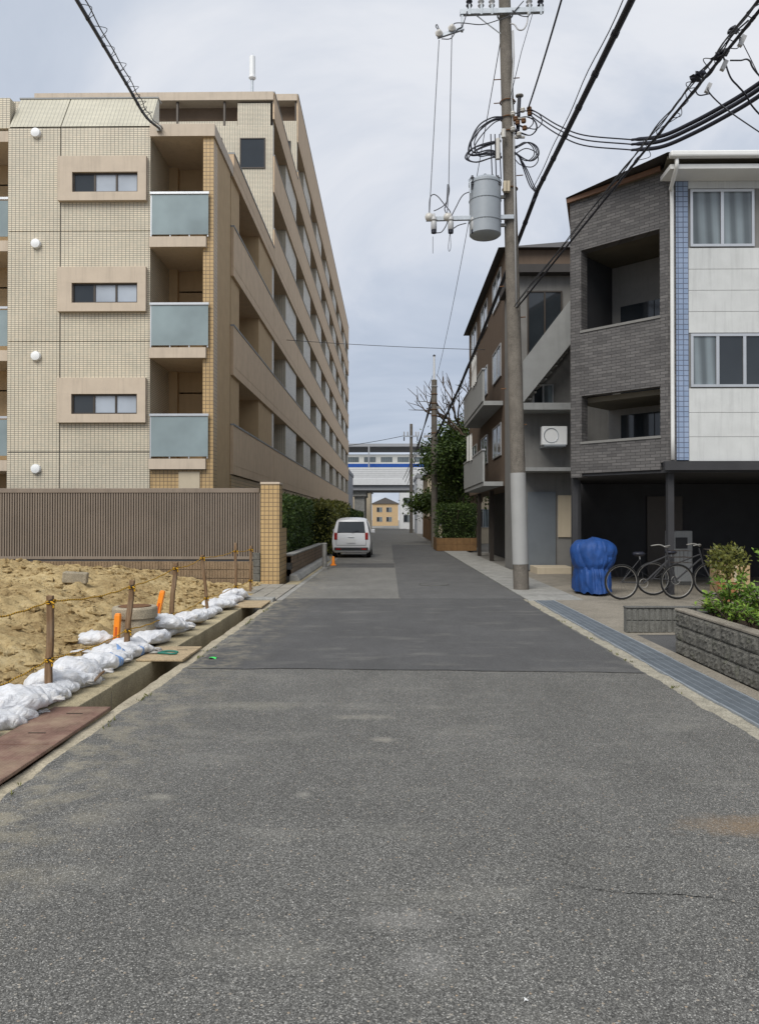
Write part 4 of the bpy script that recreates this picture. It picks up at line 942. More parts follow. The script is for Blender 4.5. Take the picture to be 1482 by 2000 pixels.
# right-hand rack with insulators and loops
MB().tube([pp(1014, 186, -.1), pp(1012, 225, -.1), pp(1010, 270, -.1)], .04, 8).build('rack_post', M['black_rubber'], up); MB().lathe(pp(1014, 188, -.1), [(.05, -.02), (.085, 0), (.085, .02), (.03, .03)], 14).build('rack_cap', M['steel_rusty'], up)
for (u, v) in ((1001, 222), (1020, 215), (1033, 213), (1034, 222), (1001, 252), (1022, 236), (1013, 262), (1010, 240), (1024, 250), (1006, 232)):
    p = pp(u, v, -.18); MB().lathe(p, [(.02, -.05), (.05, -.035), (.055, -.005), (.03, .0), (.055, .01), (.05, .035), (.02, .05)], 12).build('spool_insulator', M['porcelain'] if (u+v) % 2 else M['rust_bolt'], up, smooth=True, sharp=50)
for k in range(9):
    a = k*.7; rr = 14+6*math.sin(k*2.3); cu, cv = 1022+5*math.sin(k*1.7), (236 if k < 4 else 298)+8*math.cos(k*2.1)
    pts = [(1006, cv-12+k), (cu+rr*.4, cv-16), (cu+rr+8, cv-8), (cu+rr+12, cv+8), (cu+rr, cv+20), (cu-2, cv+16), (1004, cv+10-k)]
    MB().tube(spline([pp(u, v, -.16-.02*(k % 3)) for u, v in pts], 6), .011, 6).build('lead_loop', M['black_rubber'], up, smooth=True)
for (vz, hw) in ((232, .22), (268, .2)): 
    p = pp(1006, vz, -.15); MB().box(p.x-.02, p.x+hw, p.y-.025, p.y+.025, p.z-.02, p.z+.02).build('rack_arm', M['steel_rusty'], up)
for k in range(3): MB().tube(spline([pp(1013, 305, -.1), pp(1022+k*3, 330, -.05), pp(1034+k*4, 362, 0), pp(1046+k*2, 378, -.05), pp(1040, 395, -.15)], 5), .013, 6).build('down_lead', M['black_rubber'], up, smooth=True)
# white plate strapped round the foot of the pole
p0, p1 = pax(.55), pax(2.5)
MB().tube([p0, p1], [.172, .166], 20).build('protective_sleeve', plain('pole_sleeve', (.33, .33, .32), .6, .3, var=.06, streak=.2), up, smooth=True, sharp=40)
# transformer
tc = pp(947, 405, -.12); tf_ = thing('pole_transformer', 'grey cylindrical transformer hung on the left of the utility pole', 'transformer', (tc.x, tc.y, tc.z-.6))
zt, zb = pp(947, 358, -.12).z, pp(947, 462, -.12).z
MB().lathe((tc.x, tc.y, zb), [(.10, -.02), (.30, 0), (.335, .03), (.335, zt-zb-.06), (.35, zt-zb-.05), (.35, zt-zb), (.27, zt-zb+.07), (.001, zt-zb+.09)], 28).build('tank', M['transformer'], tf_, smooth=True, sharp=40)
for k in range(2): MB().ring((tc.x, tc.y, zb+.3+k*.45), .337, .012, n=28, k=5).build('hoop', M['transformer'], tf_)
for (u, v) in ((918, 355), (947, 345)):
    p = pp(u, v, -.35); MB().cyl(p, (p.x, p.y, p.z-.25), .02, .02, 8).build('lifting_lug', M['steel'], tf_); MB().ring((p.x, p.y, p.z+.03), .03, .01, (0,1,0), 12, 5).build('lifting_eye', M['steel'], tf_)
for (u, v) in ((961, 360), (972, 362), (922, 362)):
    p = pp(u, v, -.3); insulator(tf_, (p.x, p.y, p.z), .18, .05, 1, M['cable_grey'], 'bushing')
for u in (985, 992): p = pp(u, 362, -.2); MB().box(p.x-.03, p.x+.03, p.y-.05, p.y+.05, p.z-.14, p.z+.08).build('terminal', M['cream'], tf_)
for v in (385, 440): 
    p = pp(975, v, -.05); MB().box(p.x-.12, p.x+.28, p.y-.03, p.y+.03, p.z-.03, p.z+.03).build('hanger', M['steel_rusty'], tf_)

# second pole down the street
P2 = P(848, 1066, 42.0); P2.z = 0
u2 = thing('utility_pole', 'slimmer concrete pole with white tube on top beside the tree', 'utility pole', P2)
zt2 = P(848, 742, 42).z
MB().tube([(P2.x, 42, -.1), (P2.x, 42, zt2*.5), (P2.x, 42, zt2)], [.18, .165, .15], 14).build('shaft', M['concrete_pole'], u2, smooth=True, sharp=40)
MB().cyl((P2.x, 42, zt2-.03), (P2.x, 42, P(849, 696, 42).z), .06, .055, 10).build('top_tube', M['far_white'], u2, smooth=True, sharp=40); MB().lathe((P2.x, 42, P(849, 696, 42).z), [(.075, 0), (.075, .06), (.03, .1), (.001, .1)], 10).build('tip', M['cable_grey'], u2)
for v in (755, 770, 788, 800, 812, 846): MB().ring((P2.x, 42, P(848, v, 42).z), .168, .025, n=16, k=5).build('band', M['insul_grey'] if v % 2 else M['rust_bolt'], u2)
p = P(853, 796, 41.8); MB().box(p.x-.02, p.x+.22, p.y-.05, p.y+.05, p.z-.06, p.z+.06).build('bracket', M['steel_rusty'], u2)
p = P(840, 852, 41.8); MB().box(p.x-.35, p.x+.1, p.y-.04, p.y+.04, p.z-.05, p.z+.05).build('bracket', M['insul_grey'], u2)
# third pole near the viaduct
P3 = P(803, 1040, 86.0); u3 = thing('utility_pole', 'distant pole with short crossarm standing before the viaduct', 'utility pole', (P3.x, 86, 0))
MB().tube([(P3.x, 86, -.1), (P3.x, 86, P(803, 828, 86).z)], [.2, .16], 10).build('shaft', M['concrete_pole'], u3, smooth=True, sharp=40)
q0, q1 = P(788, 852, 85.8), P(818, 852, 85.8); MB().box(q0.x, q1.x, 85.75, 85.85, q0.z-.06, q0.z+.06).build('crossarm', M['steel'], u3)
for u in (789, 796, 812, 817): p = P(u, 851, 85.8); insulator(u3, (p.x, p.y, p.z), .45, .08, 1, M['insul_grey'])
for u in (789, 815): p = P(u, 853, 85.8); insulator(u3, (p.x, p.y, p.z-.05), .4, .08, -1, M['cable_grey'])

# ================================================================== OVERHEAD WIRES (each its own thing)
def wire(name, label, pts, r, mat='black_rubber', n=6):
    return tag(MB().tube(pts, r, n).build(name, M[mat], loc=pts[0], smooth=True), label, 'cable', 'overhead cables')
def bundle(name, label, pts, r, wraps, extra=(), mat='black_rubber', r2=.008):
    t = thing(name, label, 'cable', pts[0], 'overhead cables')
    MB().tube(pts, r, 8).build('sheath', M[mat], t, smooth=True)
    for q, (dx, dz) in enumerate(extra): MB().tube([p + Vector((dx + .012*math.sin(i*.9+q), 0, dz + .012*math.cos(i*.7+q*2))) for i, p in enumerate(pts)], r2, 5).build('messenger_wire', M['cable_grey'], t, smooth=True)
    for i in wraps:
        if 0 < i < len(pts)-1: d = (pts[i+1]-pts[i-1]).normalized(); MB().cyl(pts[i]-d*.035, pts[i]+d*.035, r*1.18, r*1.18, 8).build('clip', M[mat], t)
    return t
# thick trunk cable along the right side of the street, over the camera
K0 = P(1232, -5, 9.3); K1 = P(1049, 372, 16.2)
kk = sag(K0 + (K0-K1)*1.1, K1, .04, 40); bundle('trunk_cable', 'thick black lashed cable rising from behind the pole to the top edge', kk, .047, range(20, 40, 3), ((-.085, .05),))
kk = sag(K1, P(850, 852, 41.7), .35, 40); bundle('trunk_cable', 'thick black lashed cable dropping from the main pole to the second pole', kk, .05, range(2, 40, 4), ((.0, .09),))
# drop bundle on the right
J0 = Vector((3.75, 5.2, 6.55)); J1 = P(1484, 18, 7.2); J2 = P(1340, 195, 9.3); J3 = P(1195, 372, 11.9); J4 = pp(1010, 600, -.2)
jp = spline([J0, J1, J2, J3, J4], 14)
t = bundle('drop_cable_bundle', 'tangled black bundle of cables running to the top right corner', jp, .017, range(3, 50, 6), ((-.05, .045), (-.08, .02), (.03, .03), (-.02, .075)), r2=.008)
for k in range(26):
    i = 10 + k*1.3; i = int(i); 
    if i+3 >= len(jp): break
    a, c = jp[i], jp[i+2]; m_ = (a+c)/2 + Vector((rnd.uniform(-.13, .13), 0, rnd.uniform(-.06, .12)))
    MB().tube(spline([a, m_, c], 5), .005, 5).build('loose_tie', M['cable_grey'], t, smooth=True)
for (u, v) in ((1412, 103), (1400, 112), (1432, 60), (1366, 145), (1360, 152)):
    p = P(u, v, 8.0 + (v-60)*.004); MB().lump(p, (.06, .05, .035), u, 8, 5, .5).build('splice', M['black_rubber'], t)
for (u, v, y) in ((1448, 80, 7.7), (1413, 128, 8.2), (1382, 172, 8.9)):
    p = P(u, v, y); MB().obox(p, (.022, .02, .055), Matrix.Rotation(R(25), 3, 'Y')).build('clamp', M['insul_grey'], t)
wire('service_drop', 'lowest thin service wire leaving the bundle towards the right house', spline([P(1382, 165, 8.9), P(1385, 182, 8.9), P(1420, 215, 9.2), P(1482, 258, 9.8), P(1620, 350, 11)], 8), .008, 'cable_grey')
wire('service_drop', 'kinked service wire from the splice to the right edge', spline([P(1412, 112, 8.2), P(1425, 150, 8.2), P(1440, 168, 8.3), P(1455, 185, 8.4), P(1484, 225, 8.6), P(1600, 330, 9)], 8), .010, 'black_rubber')
wire('service_drop', 'topmost service wire curving away to the right edge', spline([P(1425, 118, 8.0), P(1445, 118, 8.0), P(1462, 118, 8.0), P(1484, 150, 8.1), P(1600, 260, 8.4)], 8), .009, 'cable_grey')
wire('service_drop', 'thin wire with pale clamp in the top right corner', spline([P(1440, 60, 7.7), P(1450, 85, 7.7), P(1465, 115, 7.8), P(1482, 150, 7.9)], 6), .005, 'cable_grey')
wire('service_drop', 'small loop of wire hanging under the bundle at right', spline([P(1385, 183, 8.9), P(1365, 186, 8.9), P(1358, 176, 8.9), P(1366, 160, 8.8), P(1390, 140, 8.5), P(1425, 75, 7.9), P(1460, 40, 7.5)], 6), .008, 'black_rubber')
# three parallel service cables with thick sleeves
for k in range(3):
    dv = (0, 9, 20)[k]; du = (0, 2, 0)[k]
    pts = spline([pp(1035, 213+dv*.6, -.2), pp(1052, 222+dv*.8, -.4), P(1090, 245+dv*.9, 15.8), P(1140, 264+dv, 15.3), P(1235, 273+dv, 14.4)], 8)
    thk = spline([P(1233, 273+dv, 14.4), P(1290, 266+dv*1.05, 13.8), P(1350, 240+dv*1.1, 13.2), P(1420, 202+dv*1.15, 12.6), P(1484, 161+dv*1.25, 12), P(1640, 50+dv*1.4, 10.6)], 8)
    t = thing('sleeved_service_cable', ['uppermost', 'middle', 'lowest'][k] + ' of three parallel cables swooping from the pole to the right edge', 'cable', pts[0], 'overhead cables')
    MB().tube(pts, .013, 6).build('lead', M['black_rubber'], t, smooth=True); MB().tube(thk, [.024]*2+[.036]*(len(thk)-2), 8).build('sleeve', M['black_rubber'], t, smooth=True)
# other lines at the pole
wire('power_line', 'single black line rising from the pole rack to the top edge', sag(pp(1031, 212, -.2), P(1110, -50, 11.5), .05), .017)
wire('stay_wire', 'fine wire crossing the pole from the transformer up to the crossarm insulator', [pp(1040, 25, -.3), pp(1018, 100, -.3), pp(995, 195, -.2)], .008, 'wire_thin')
wire('stay_wire', 'fine wire slanting left down from the pole to the second pole', sag(pp(976, 85, .1), P(853, 735, 41.5), .5, 40), .010, 'wire_thin')
wire('cross_wire', 'thin wire crossing the street between the apartment and the houses', sag(P(560, 664, 30), P(950, 683, 30), .05), .011, 'cable_grey')
for k, (u, v) in enumerate(((939, 2), (960, 2), (1033, 2), (916, -4), (1055, -4))):
    p = pp(u, v, -.16); wire('high_voltage_line', ['second', 'third', 'fourth', 'leftmost', 'rightmost'][k] + ' line tied on the crossarm insulators, running overhead', sag(p + Vector((0, 0, .1)), Vector((p.x+.2, -4, p.z+1.6)), .1), .012)
for k in range(3):
    a = P(845, 765+k*10, 41.9); wire('communication_line', ['upper', 'middle', 'lower'][k] + ' far line falling left from the second pole', sag(a, Vector((1.9-.25*k, 86, 5.4+.3*k)), .3), .03, 'cable_grey')
wire('communication_line', 'far line running from the viaduct pole across to the left', sag(P(789, 851, 85.8), Vector((-12, 88, 9.4)), .3), .03, 'cable_grey')
# lashed cable upper left
L0 = P(146, -8, 9.6); L1 = P(247, 163, 13.3); d = (L1-L0)
lp = spline([L0-d*.9, L0, L1, L1+d*.6, Vector((-6.0, 19.80, 11.68))], 15)
t = bundle('lashed_cable', 'black lashed cable slanting down from the top left corner', lp, .028, range(2, 58, 4), ((.10, .0),), r2=.009)
MB().box(-6.06, -5.94, 19.76, 19.838, 11.60, 11.76).build('wall_anchor', M['steel_rusty'], t)
for i in range(10, 44, 3):
    a, c = lp[i], lp[i+2]; m_ = (a+c)/2 + Vector((.16*(1 if i % 2 else .7), 0, .05)); MB().tube(spline([a, m_, c, c+Vector((.09, 0, .05))], 5), .005, 5).build('lashing_tail', M['cable_grey'], t, smooth=True)

# ================================================================== BUILDING SITE EDGE: sandbags, stakes, rope
def bag_mesh(seed, L, W, Hh, mat, tie=True):
    b = MB(); nu, nv = 44, 30
    for i in range(nu+1):
        s = -1 + 2*i/nu; a = abs(s)
        w = W/2*(max(0, 1-a**3.2))**.55 + (.035 if a > .9 else .02); h = Hh*(max(0, 1-a**2.6))**.6 + .014
        if s > .86 and tie: w *= .75
        for k in range(nv):
            t = 2*math.pi*k/nv; y = math.cos(t); z = math.sin(t)
            y = math.copysign(abs(y)**.75, y); z = math.copysign(abs(z)**.85, z)
            q = Vector((s*L/2, y*w, (z*.5+.5)*h if z > 0 else h*.5 + z*h*.5))
            n1 = noise.noise(Vector((q.x*7+seed*5.1, q.y*7, q.z*7+seed)))*.034 + noise.noise(Vector((q.x*16+seed, q.y*30, q.z*16)))*.016 - .022*abs(noise.noise(Vector((q.x*9+seed*2, q.y*17+seed, q.z*9))))**.6
            fold = .012*math.sin(12*s + 3*y + seed)*(a**1.5)
            sl = Vector((0, y, max(z, 0)))*(n1+fold); sl.z = max(sl.z, -h*.3)
            b.v.append(q + sl + Vector((0, .02*math.sin(s*2.4+seed), -.015*(1-a)*max(0, -z))))
    for i in range(nu):
        for k in range(nv): k2 = (k+1) % nv; b.f.append((i*nv+k, (i+1)*nv+k, (i+1)*nv+k2, i*nv+k2))
    zc0 = .03; prev = nu*nv
    for (dx, rr, fl) in ((.012, .020, 1.0), (.030, .017, 1.0), (.060, .040, .5), (.085, .055, .25)):
        st_ = len(b.v)
        for k in range(nv):
            t = 2*math.pi*k/nv; w_ = 1 + .35*math.sin(t*5+seed) if dx > .04 else 1
            b.v.append(Vector((L/2+dx+.008*math.sin(t*4+seed), math.cos(t)*rr*w_, max(.004, zc0 + math.sin(t)*rr*fl))))
        for k in range(nv): k2 = (k+1) % nv; b.f.append((prev+k, st_+k, st_+k2, prev+k2))
        prev = st_
    b.f.append(tuple(range(nv))); b.f.append(tuple(prev+k for k in range(nv))[::-1])
    return b
BM = {}
for sdd in range(6):
    BM[sdd] = (bag_mesh(sdd*1.7+.3, .52, .33, .145, None), 'bag'); 
bags = [ # u, v of the middle, height of the middle, yaw, size, seed, blue, label
 (4, 1424, .10, 70, .9, 0, 0, 'white sandbag cut by the left edge of the picture'),
 (26, 1402, .09, 62, .95, 1, 0, 'white sandbag in front of the row at the far left, by the steel plate'),
 (70, 1388, .09, 55, .95, 2, 0, 'plump white sandbag just left of the nearest stake foot'),
 (46, 1360, .17, 40, 1.15, 3, 0, 'long white sandbag on the dirt side at the near end of the row'),
 (112, 1350, .10, 78, .95, 4, 0, 'white sandbag touching the right side of the nearest stake'),
 (140, 1338, .10, 85, .8, 5, 0, 'small white sandbag second to the right of the nearest stake'),
 (122, 1320, .15, 35, 1.0, 0, 0, 'white sandbag on the dirt side behind the nearest stake'),
 (165, 1322, .10, 60, 1.0, 1, 0, 'white sandbag with a stick lying at its right end'),
 (160, 1300, .16, 30, 1.05, 2, 0, 'flat white sandbag on the dirt side between the two nearest stakes'),
 (208, 1291, .11, 48, 1.1, 3, 1, 'white sandbag with blue stripes left of the second stake'),
 (258, 1281, .10, 80, .85, 4, 0, 'dull grey sandbag right at the foot of the second stake'),
 (226, 1268, .14, 20, .85, 5, 1, 'bluish striped sandbag lying behind the second stake'),
 (283, 1270, .10, 62, .95, 0, 1, 'blue striped sandbag right of the second stake beside the cutters'),
 (294, 1256, .15, 45, 1.0, 1, 0, 'smooth white sandbag in front of the concrete riser'),
 (318, 1240, .13, 85, 1.1, 2, 0, 'big upright white sandbag right of the concrete riser'),
 (334, 1210, .24, 30, 1.1, 3, 0, 'bulging white sandbag on top, behind the third stake'),
 (350, 1226, .12, 70, .95, 4, 0, 'white sandbag right of the third stake foot'),
 (199, 1243, .10, 15, 1.0, 5, 0, 'loose white sandbag lying on the soil left of the near orange stake'),
 (180, 1270, .05, 10, .7, 0, 0, 'flattened empty white sandbag on the soil'),
 (373, 1219, .10, 80, .9, 1, 0, 'white sandbag at the start of the far row, after the third stake'),
 (392, 1201, .15, 70, 1.05, 2, 0, 'white sandbag in the far row just before the fourth stake'),
 (415, 1197, .10, 75, .95, 3, 0, 'white sandbag in the far row just past the fourth stake'),
 (436, 1190, .09, 80, .9, 4, 0, 'low white sandbag in the far row beside the far ditch cover'),
 (436, 1175, .15, 60, 1.1, 5, 0, 'white sandbag lying on the dirt side of the far row'),
 (455, 1176, .11, 80, .95, 0, 0, 'white sandbag at the foot of the fifth stake'),
 (468, 1167, .12, 70, 1.0, 1, 0, 'third sandbag from the far end of the row'),
 (477, 1157, .18, 60, 1.05, 2, 0, 'topmost sandbag heaped at the far end of the row'),
 (488, 1163, .10, 80, 1.0, 3, 0, 'last sandbag at the far end beside the pavement')]
for (u, v, zc_, yaw, sc_, sdd, blue, lab) in bags:
    p = PZ(u, v, zc_); x, y = p.x, p.y
    x = min(x - .07, -2.83) if v > 1230 else min(x-.03, -2.82)
    sc_ *= .95
    bm_ = BM[sdd][0]; m_ = M['bag_blue'] if blue else M['bag']
    key = ('me', sdd, blue)
    if key not in BM: BM[key] = bm_.mesh('sandbag', m_, Vector((0,0,0)), smooth=True)
    flat_ = .45 if 'flattened' in lab else 1.0
    o = inst('sandbag', BM[key], (x, y, max(.0, zc_ - .075*sc_*flat_ - .02)), None, (R(rnd.uniform(-6, 6)), R(rnd.uniform(-7, 7)), R(yaw + rnd.uniform(-8, 8))), (sc_*rnd.uniform(.92, 1.05), sc_*rnd.uniform(.95, 1.08), sc_*flat_*rnd.uniform(.95, 1.1)))
    tag(o, lab, 'sandbag', 'sandbags along the ditch')

def stake(u0, v0, u1, v1, Y, label, w=.032, mat='stake', name='wooden_stake', cat='stake', bury=.12):
    a, c = P(u0, v0, Y), P(u1, v1, Y); d = (c-a).normalized(); a = a - d*bury
    yv = Vector((0, 1, 0)); xv = yv.cross(d).normalized(); yv = d.cross(xv); rot = Matrix((xv, yv, d)).transposed()
    L = (c-a).length; m_ = MB(); h = w
    for k in range(6):
        t = k/5; wob = .004*math.sin(k*2.1+u0)
        for (sx, sy) in ((-1,-1),(1,-1),(1,1),(-1,1)): m_.v.append(Vector((sx*h*(1+.05*math.sin(k+u0)) + wob, sy*h*.8 + wob, t*L)))
    for k in range(5):
        for q in range(4): q2 = (q+1) % 4; m_.f.append((k*4+q, k*4+q2, (k+1)*4+q2, (k+1)*4+q))
    m_.f.append((3,2,1,0)); m_.f.append((20,21,22,23))
    o = bpy.data.objects.new(name, m_.mesh(name, M[mat], Vector((0,0,0)))); col.objects.link(o); o.location = a; o.rotation_euler = rot.to_euler()
    bv_ = o.modifiers.new('bevel', 'BEVEL'); bv_.width = .005; bv_.segments = 2
    return tag(o, label, cat, 'wooden stakes along the ditch' if mat == 'stake' else 'orange marker stakes'), a, c, d
SY = [6.4, 8.27, 9.97, 12.0, 14.25, 15.7]
st = []
for i, (q, lab) in enumerate((((95, 1378, 100, 1163), 'nearest wooden stake, standing at the far left among the sandbags'), ((244, 1300, 259, 1133), 'second wooden stake, leaning right, next to the concrete riser'), ((332, 1230, 344, 1098), 'third wooden stake, leaning right, beside the bulging sandbag'), ((405, 1184, 395, 1084), 'fourth wooden stake, leaning left towards the top'), ((461, 1168, 460, 1060), 'fifth wooden stake, thin and upright near the ribbed wall'), ((489, 1157, 490, 1066), 'farthest wooden stake, at the end of the sandbags'))):
    st.append(stake(*q, SY[i], lab, .027 if i < 3 else .024))
for q, Y, lab in (((227, 1262, 231, 1201), 9.0, 'short orange marker stake nearer the camera'), ((305, 1213, 318, 1156), 10.6, 'orange marker stake leaning right behind the concrete riser')):
    a, c = P(q[0], q[1], Y), P(q[2], q[3], Y); t = thing('marker_stake', lab, 'stake', a, 'orange marker stakes')
    d = (c-a).normalized(); a = a-d*.2; xv = Vector((0,1,0)).cross(d).normalized(); rot = Matrix((xv, d.cross(xv), d)).transposed()
    MB().obox((a+c)/2, (.033, .033, (c-a).length/2), rot).build('shaft', M['orange'], t, bevel=.006); MB().obox(c+d*.006, (.029, .029, .012), rot).build('top', M['orange'], t, bevel=.008)
    MB().obox((a*.4+c*.6) + Vector((0, -.034, 0)), (.012, .002, .09), rot).build('faded_mark', plain('faded_red', (.55, .10, .02), .6, .3), t)

def rope(label, us, extend_first):
    t = thing('barrier_rope', label, 'rope', us[1][1], 'yellow and black ropes on the stakes'); pts = [p for _, p in us]
    allp = []
    for i in range(len(pts)-1):
        a, c = pts[i], pts[i+1]; L = (c-a).length; allp += sag(a, c, .018*L + .01*(i % 2), 16)[:-1]
    allp.append(pts[-1]); allp = [p + Vector((0, 0, .004*math.sin(i*1.7))) for i, p in enumerate(allp)]
    MB().tube(allp, .0065, 6).build('line', M['rope'], t, smooth=True)
    for k, p in us[1:]:
        for q in range(2):
            m_ = MB(); c = p + Vector((0, 0, (q-1)*.018))
            m_.tube([c + Vector((math.copysign(abs(math.cos(a))**.5, math.cos(a))*.034, math.copysign(abs(math.sin(a))**.5, math.sin(a))*.029, .006*math.sin(a+q))) for a in [2*math.pi*j/16 for j in range(16)]], .006, 6, closed=True); m_.build('wrap', M['rope'], t, smooth=True)
        MB().lump(p + Vector((.02, -.045, .0)), (.02, .015, .016), k, 8, 5, .5).build('knot', M['rope'], t)
        MB().tube(spline([p+Vector((.02, -.05, 0)), p+Vector((.05, -.06, -.02)), p+Vector((.05, -.06, -.055))], 4), .008, 6).build('tail', M['rope'], t)
def on_stake(i, v):
    _, a, c, d = st[i]; z = P(100, v, SY[i]).z; return a + d*((z-a.z)/d.z)
top = [(0, P(-60, 1214, 4.9))] + [(i, on_stake(i, v)) for i, v in ((0, 1173), (1, 1144), (2, 1108), (3, 1088), (4, 1075), (5, 1072))]
low = [(0, P(-60, 1362, 4.9))] + [(i, on_stake(i, v)) for i, v in ((0, 1286), (1, 1229), (2, 1198), (3, 1166), (4, 1143), (5, 1132))]
rope('upper yellow and black rope strung along the wooden stakes', top, True); rope('lower yellow and black rope strung along the wooden stakes', low, True)

# concrete manhole riser
c = PZ(264, 1242, .06); rs = thing('manhole_riser', 'round concrete manhole riser with a rusty lid among the sandbags', 'manhole riser', (c.x, 9.35, .0)); cx = P(264, 1200, 9.35).x
zr = P(264, 1184, 9.35).z; zm = P(264, 1207, 9.35).z
MB().lathe((cx, 9.35, 0), [(.235, -.1), (.235, zm-.02), (.225, zm)], 36).build('lower_ring', M['riser'], rs, smooth=True, sharp=30)
MB().lathe((cx, 9.35, 0), [(.22, zm), (.265, zm+.015), (.268, zm+.03), (.268, zr-.02), (.255, zr), (.20, zr), (.195, zr-.015), (.001, zr-.015)], 36).build('upper_ring', M['riser'], rs, smooth=True, sharp=30)
MB().lathe((cx, 9.35, 0), [(.19, zr-.014), (.19, zr+.008), (.17, zr+.012), (.001, zr+.012)], 32).build('lid', M['rust_bolt'], rs, smooth=True, sharp=30)
# lump of broken concrete on the soil
p = P(148, 1168, 12.6); zz = H(p.x, p.y)
o = MB().obox((p.x, p.y, zz+.09), (.19, .13, .09), Matrix.Rotation(.25, 3, 'Z') @ Matrix.Rotation(.08, 3, 'Y')).build('concrete_lump', M['riser'], bevel=.02); tag(o, 'broken brown concrete lump half sunk in the soil', 'concrete lump')
# cutters lying on the ditch cover
tl = thing('hand_cutters', 'green handled cutters lying on the sandy ditch cover', 'cutters', (-2.46, 8.35, .04))
MB().tube(spline([(-2.52, 8.33, .052), (-2.44, 8.30, .055), (-2.36, 8.28, .052), (-2.31, 8.31, .05)], 6), .011, 8).build('handle', M['green_tool'], tl, smooth=True); MB().tube(spline([(-2.52, 8.36, .052), (-2.44, 8.40, .06), (-2.36, 8.41, .056), (-2.32, 8.38, .052)], 6), .011, 8).build('handle', M['green_tool'], tl, smooth=True)
MB().tube([(-2.50, 8.345, .055), (-2.57, 8.35, .055), (-2.62, 8.365, .05)], [.014, .018, .005], 8).build('blade', M['steel_rusty'], tl, smooth=True); MB().tube([(-2.50, 8.345, .055), (-2.57, 8.33, .055), (-2.615, 8.325, .05)], [.014, .014, .004], 8).build('blade', M['steel_rusty'], tl, smooth=True)
MB().cyl((-2.515, 8.345, .045), (-2.515, 8.345, .078), .012, .012, 8).build('pivot', M['steel'], tl)
# broken stick and litter
tag(MB().tube(spline([PZ(183, 1332, .05), PZ(192, 1322, .09), PZ(205, 1310, .10)], 5), [.012]*10+[.006], 6).build('stick', M['stake']), 'short broken stick leaning on the concrete beside a sandbag', 'stick')
c = PZ(416, 1287, .0); b = MB().grid(lambda u, v: (c.x-.04+.08*u, c.y-.045+.09*v, .012 + .012*math.sin(u*4)*math.cos(v*5)), 6, 6); tag(b.build('wrapper', M['litter_green'], smooth=True), 'bright green wrapper on the road beside the dark patch edge', 'litter')
c = PZ(1025, 1955, .0); b = MB().grid(lambda u, v: (c.x-.008+.014*u + .006*math.sin(v*3), c.y-.012+.024*v+.006*u, .003 + .005*math.sin(u*3+v*2)), 4, 4); tag(b.build('paper_scrap', M['litter_white'], smooth=True), 'tiny white paper scrap on the asphalt near the bottom edge', 'litter')

# ================================================================== RIGHT PLANTER
nw = thing('planter_block_wall', 'low dark split-faced block wall beside the steel drain', 'wall', (3.3, 6.3, 0))
def split_block(seed, w, h, d):
    m_ = MB(); nx, nz_ = 14, 7
    def fn(u, v):
        e = min(u, 1-u, v, 1-v); k = ss(e/.12)
        return (-(.004 + k*(.012 + .026*abs(fbm(u*7+seed, v*3, seed, 5)))), u*w, v*h)
    m_.grid(fn, nx, nz_)
    for i, f in enumerate(m_.f): m_.f[i] = f[::-1]
    m_.box(-.0035, d, .0, w, 0.0, h); return m_.mesh('block', M['block_dark'], Vector((0,0,0)))
sb = [split_block(s_*2.3+.7, .386, .152, .11) for s_ in range(5)]
for r in range(3):
    for k in range(13):
        y = 8.72 - .39*(k+1) - (.0 if r % 2 == 0 else .195)
        if r % 2 and k == 0: pass
        inst('block', sb[(k*3+r*2) % 5], (3.222, y, r*.158), nw)
    if r % 2: inst('block', sb[1], (3.222, 8.72-.19, r*.158), nw, 0, (1, .49, 1))
MB().box(3.235, 3.325, 3.6, 8.715, -.06, .47).build('mortar', M['concrete_dark'], nw); MB().box(3.205, 3.345, 3.6, 8.735, .474, .502).build('coping', M['concrete_drive'], nw, bevel=.008)
MB().box(3.33, 6.5, 8.60, 8.72, -.05, .47).build('end_return', M['block_dark'], nw)
s_ = MB().grid(lambda u, v: (3.335 + 3.2*u, 3.6 + 5.0*v, .40 + .03*fbm(u*8, v*12, 1.7)), 24, 34); struct(s_.build('planter_soil', M['soil'], loc=(0,0,0)))
rw = thing('ribbed_block_wall', 'short dark ribbed block wall facing the camera beside the driveway', 'wall', (3.8, 10.2, 0))
rbm = ribbed_block(.300, .155, .12, M['block_grey'], 4)
for r in range(2):
    for k in range(5): inst('block', rbm, (3.115 + k*.304, 10.2, .012 + r*.16), rw)
MB().box(3.118, 4.63, 10.23, 10.31, 0, .325).build('mortar', M['concrete_dark'], rw); MB().box(3.105, 4.65, 10.19, 10.33, .331, .35).build('coping', M['concrete_dark'], rw, bevel=.005)

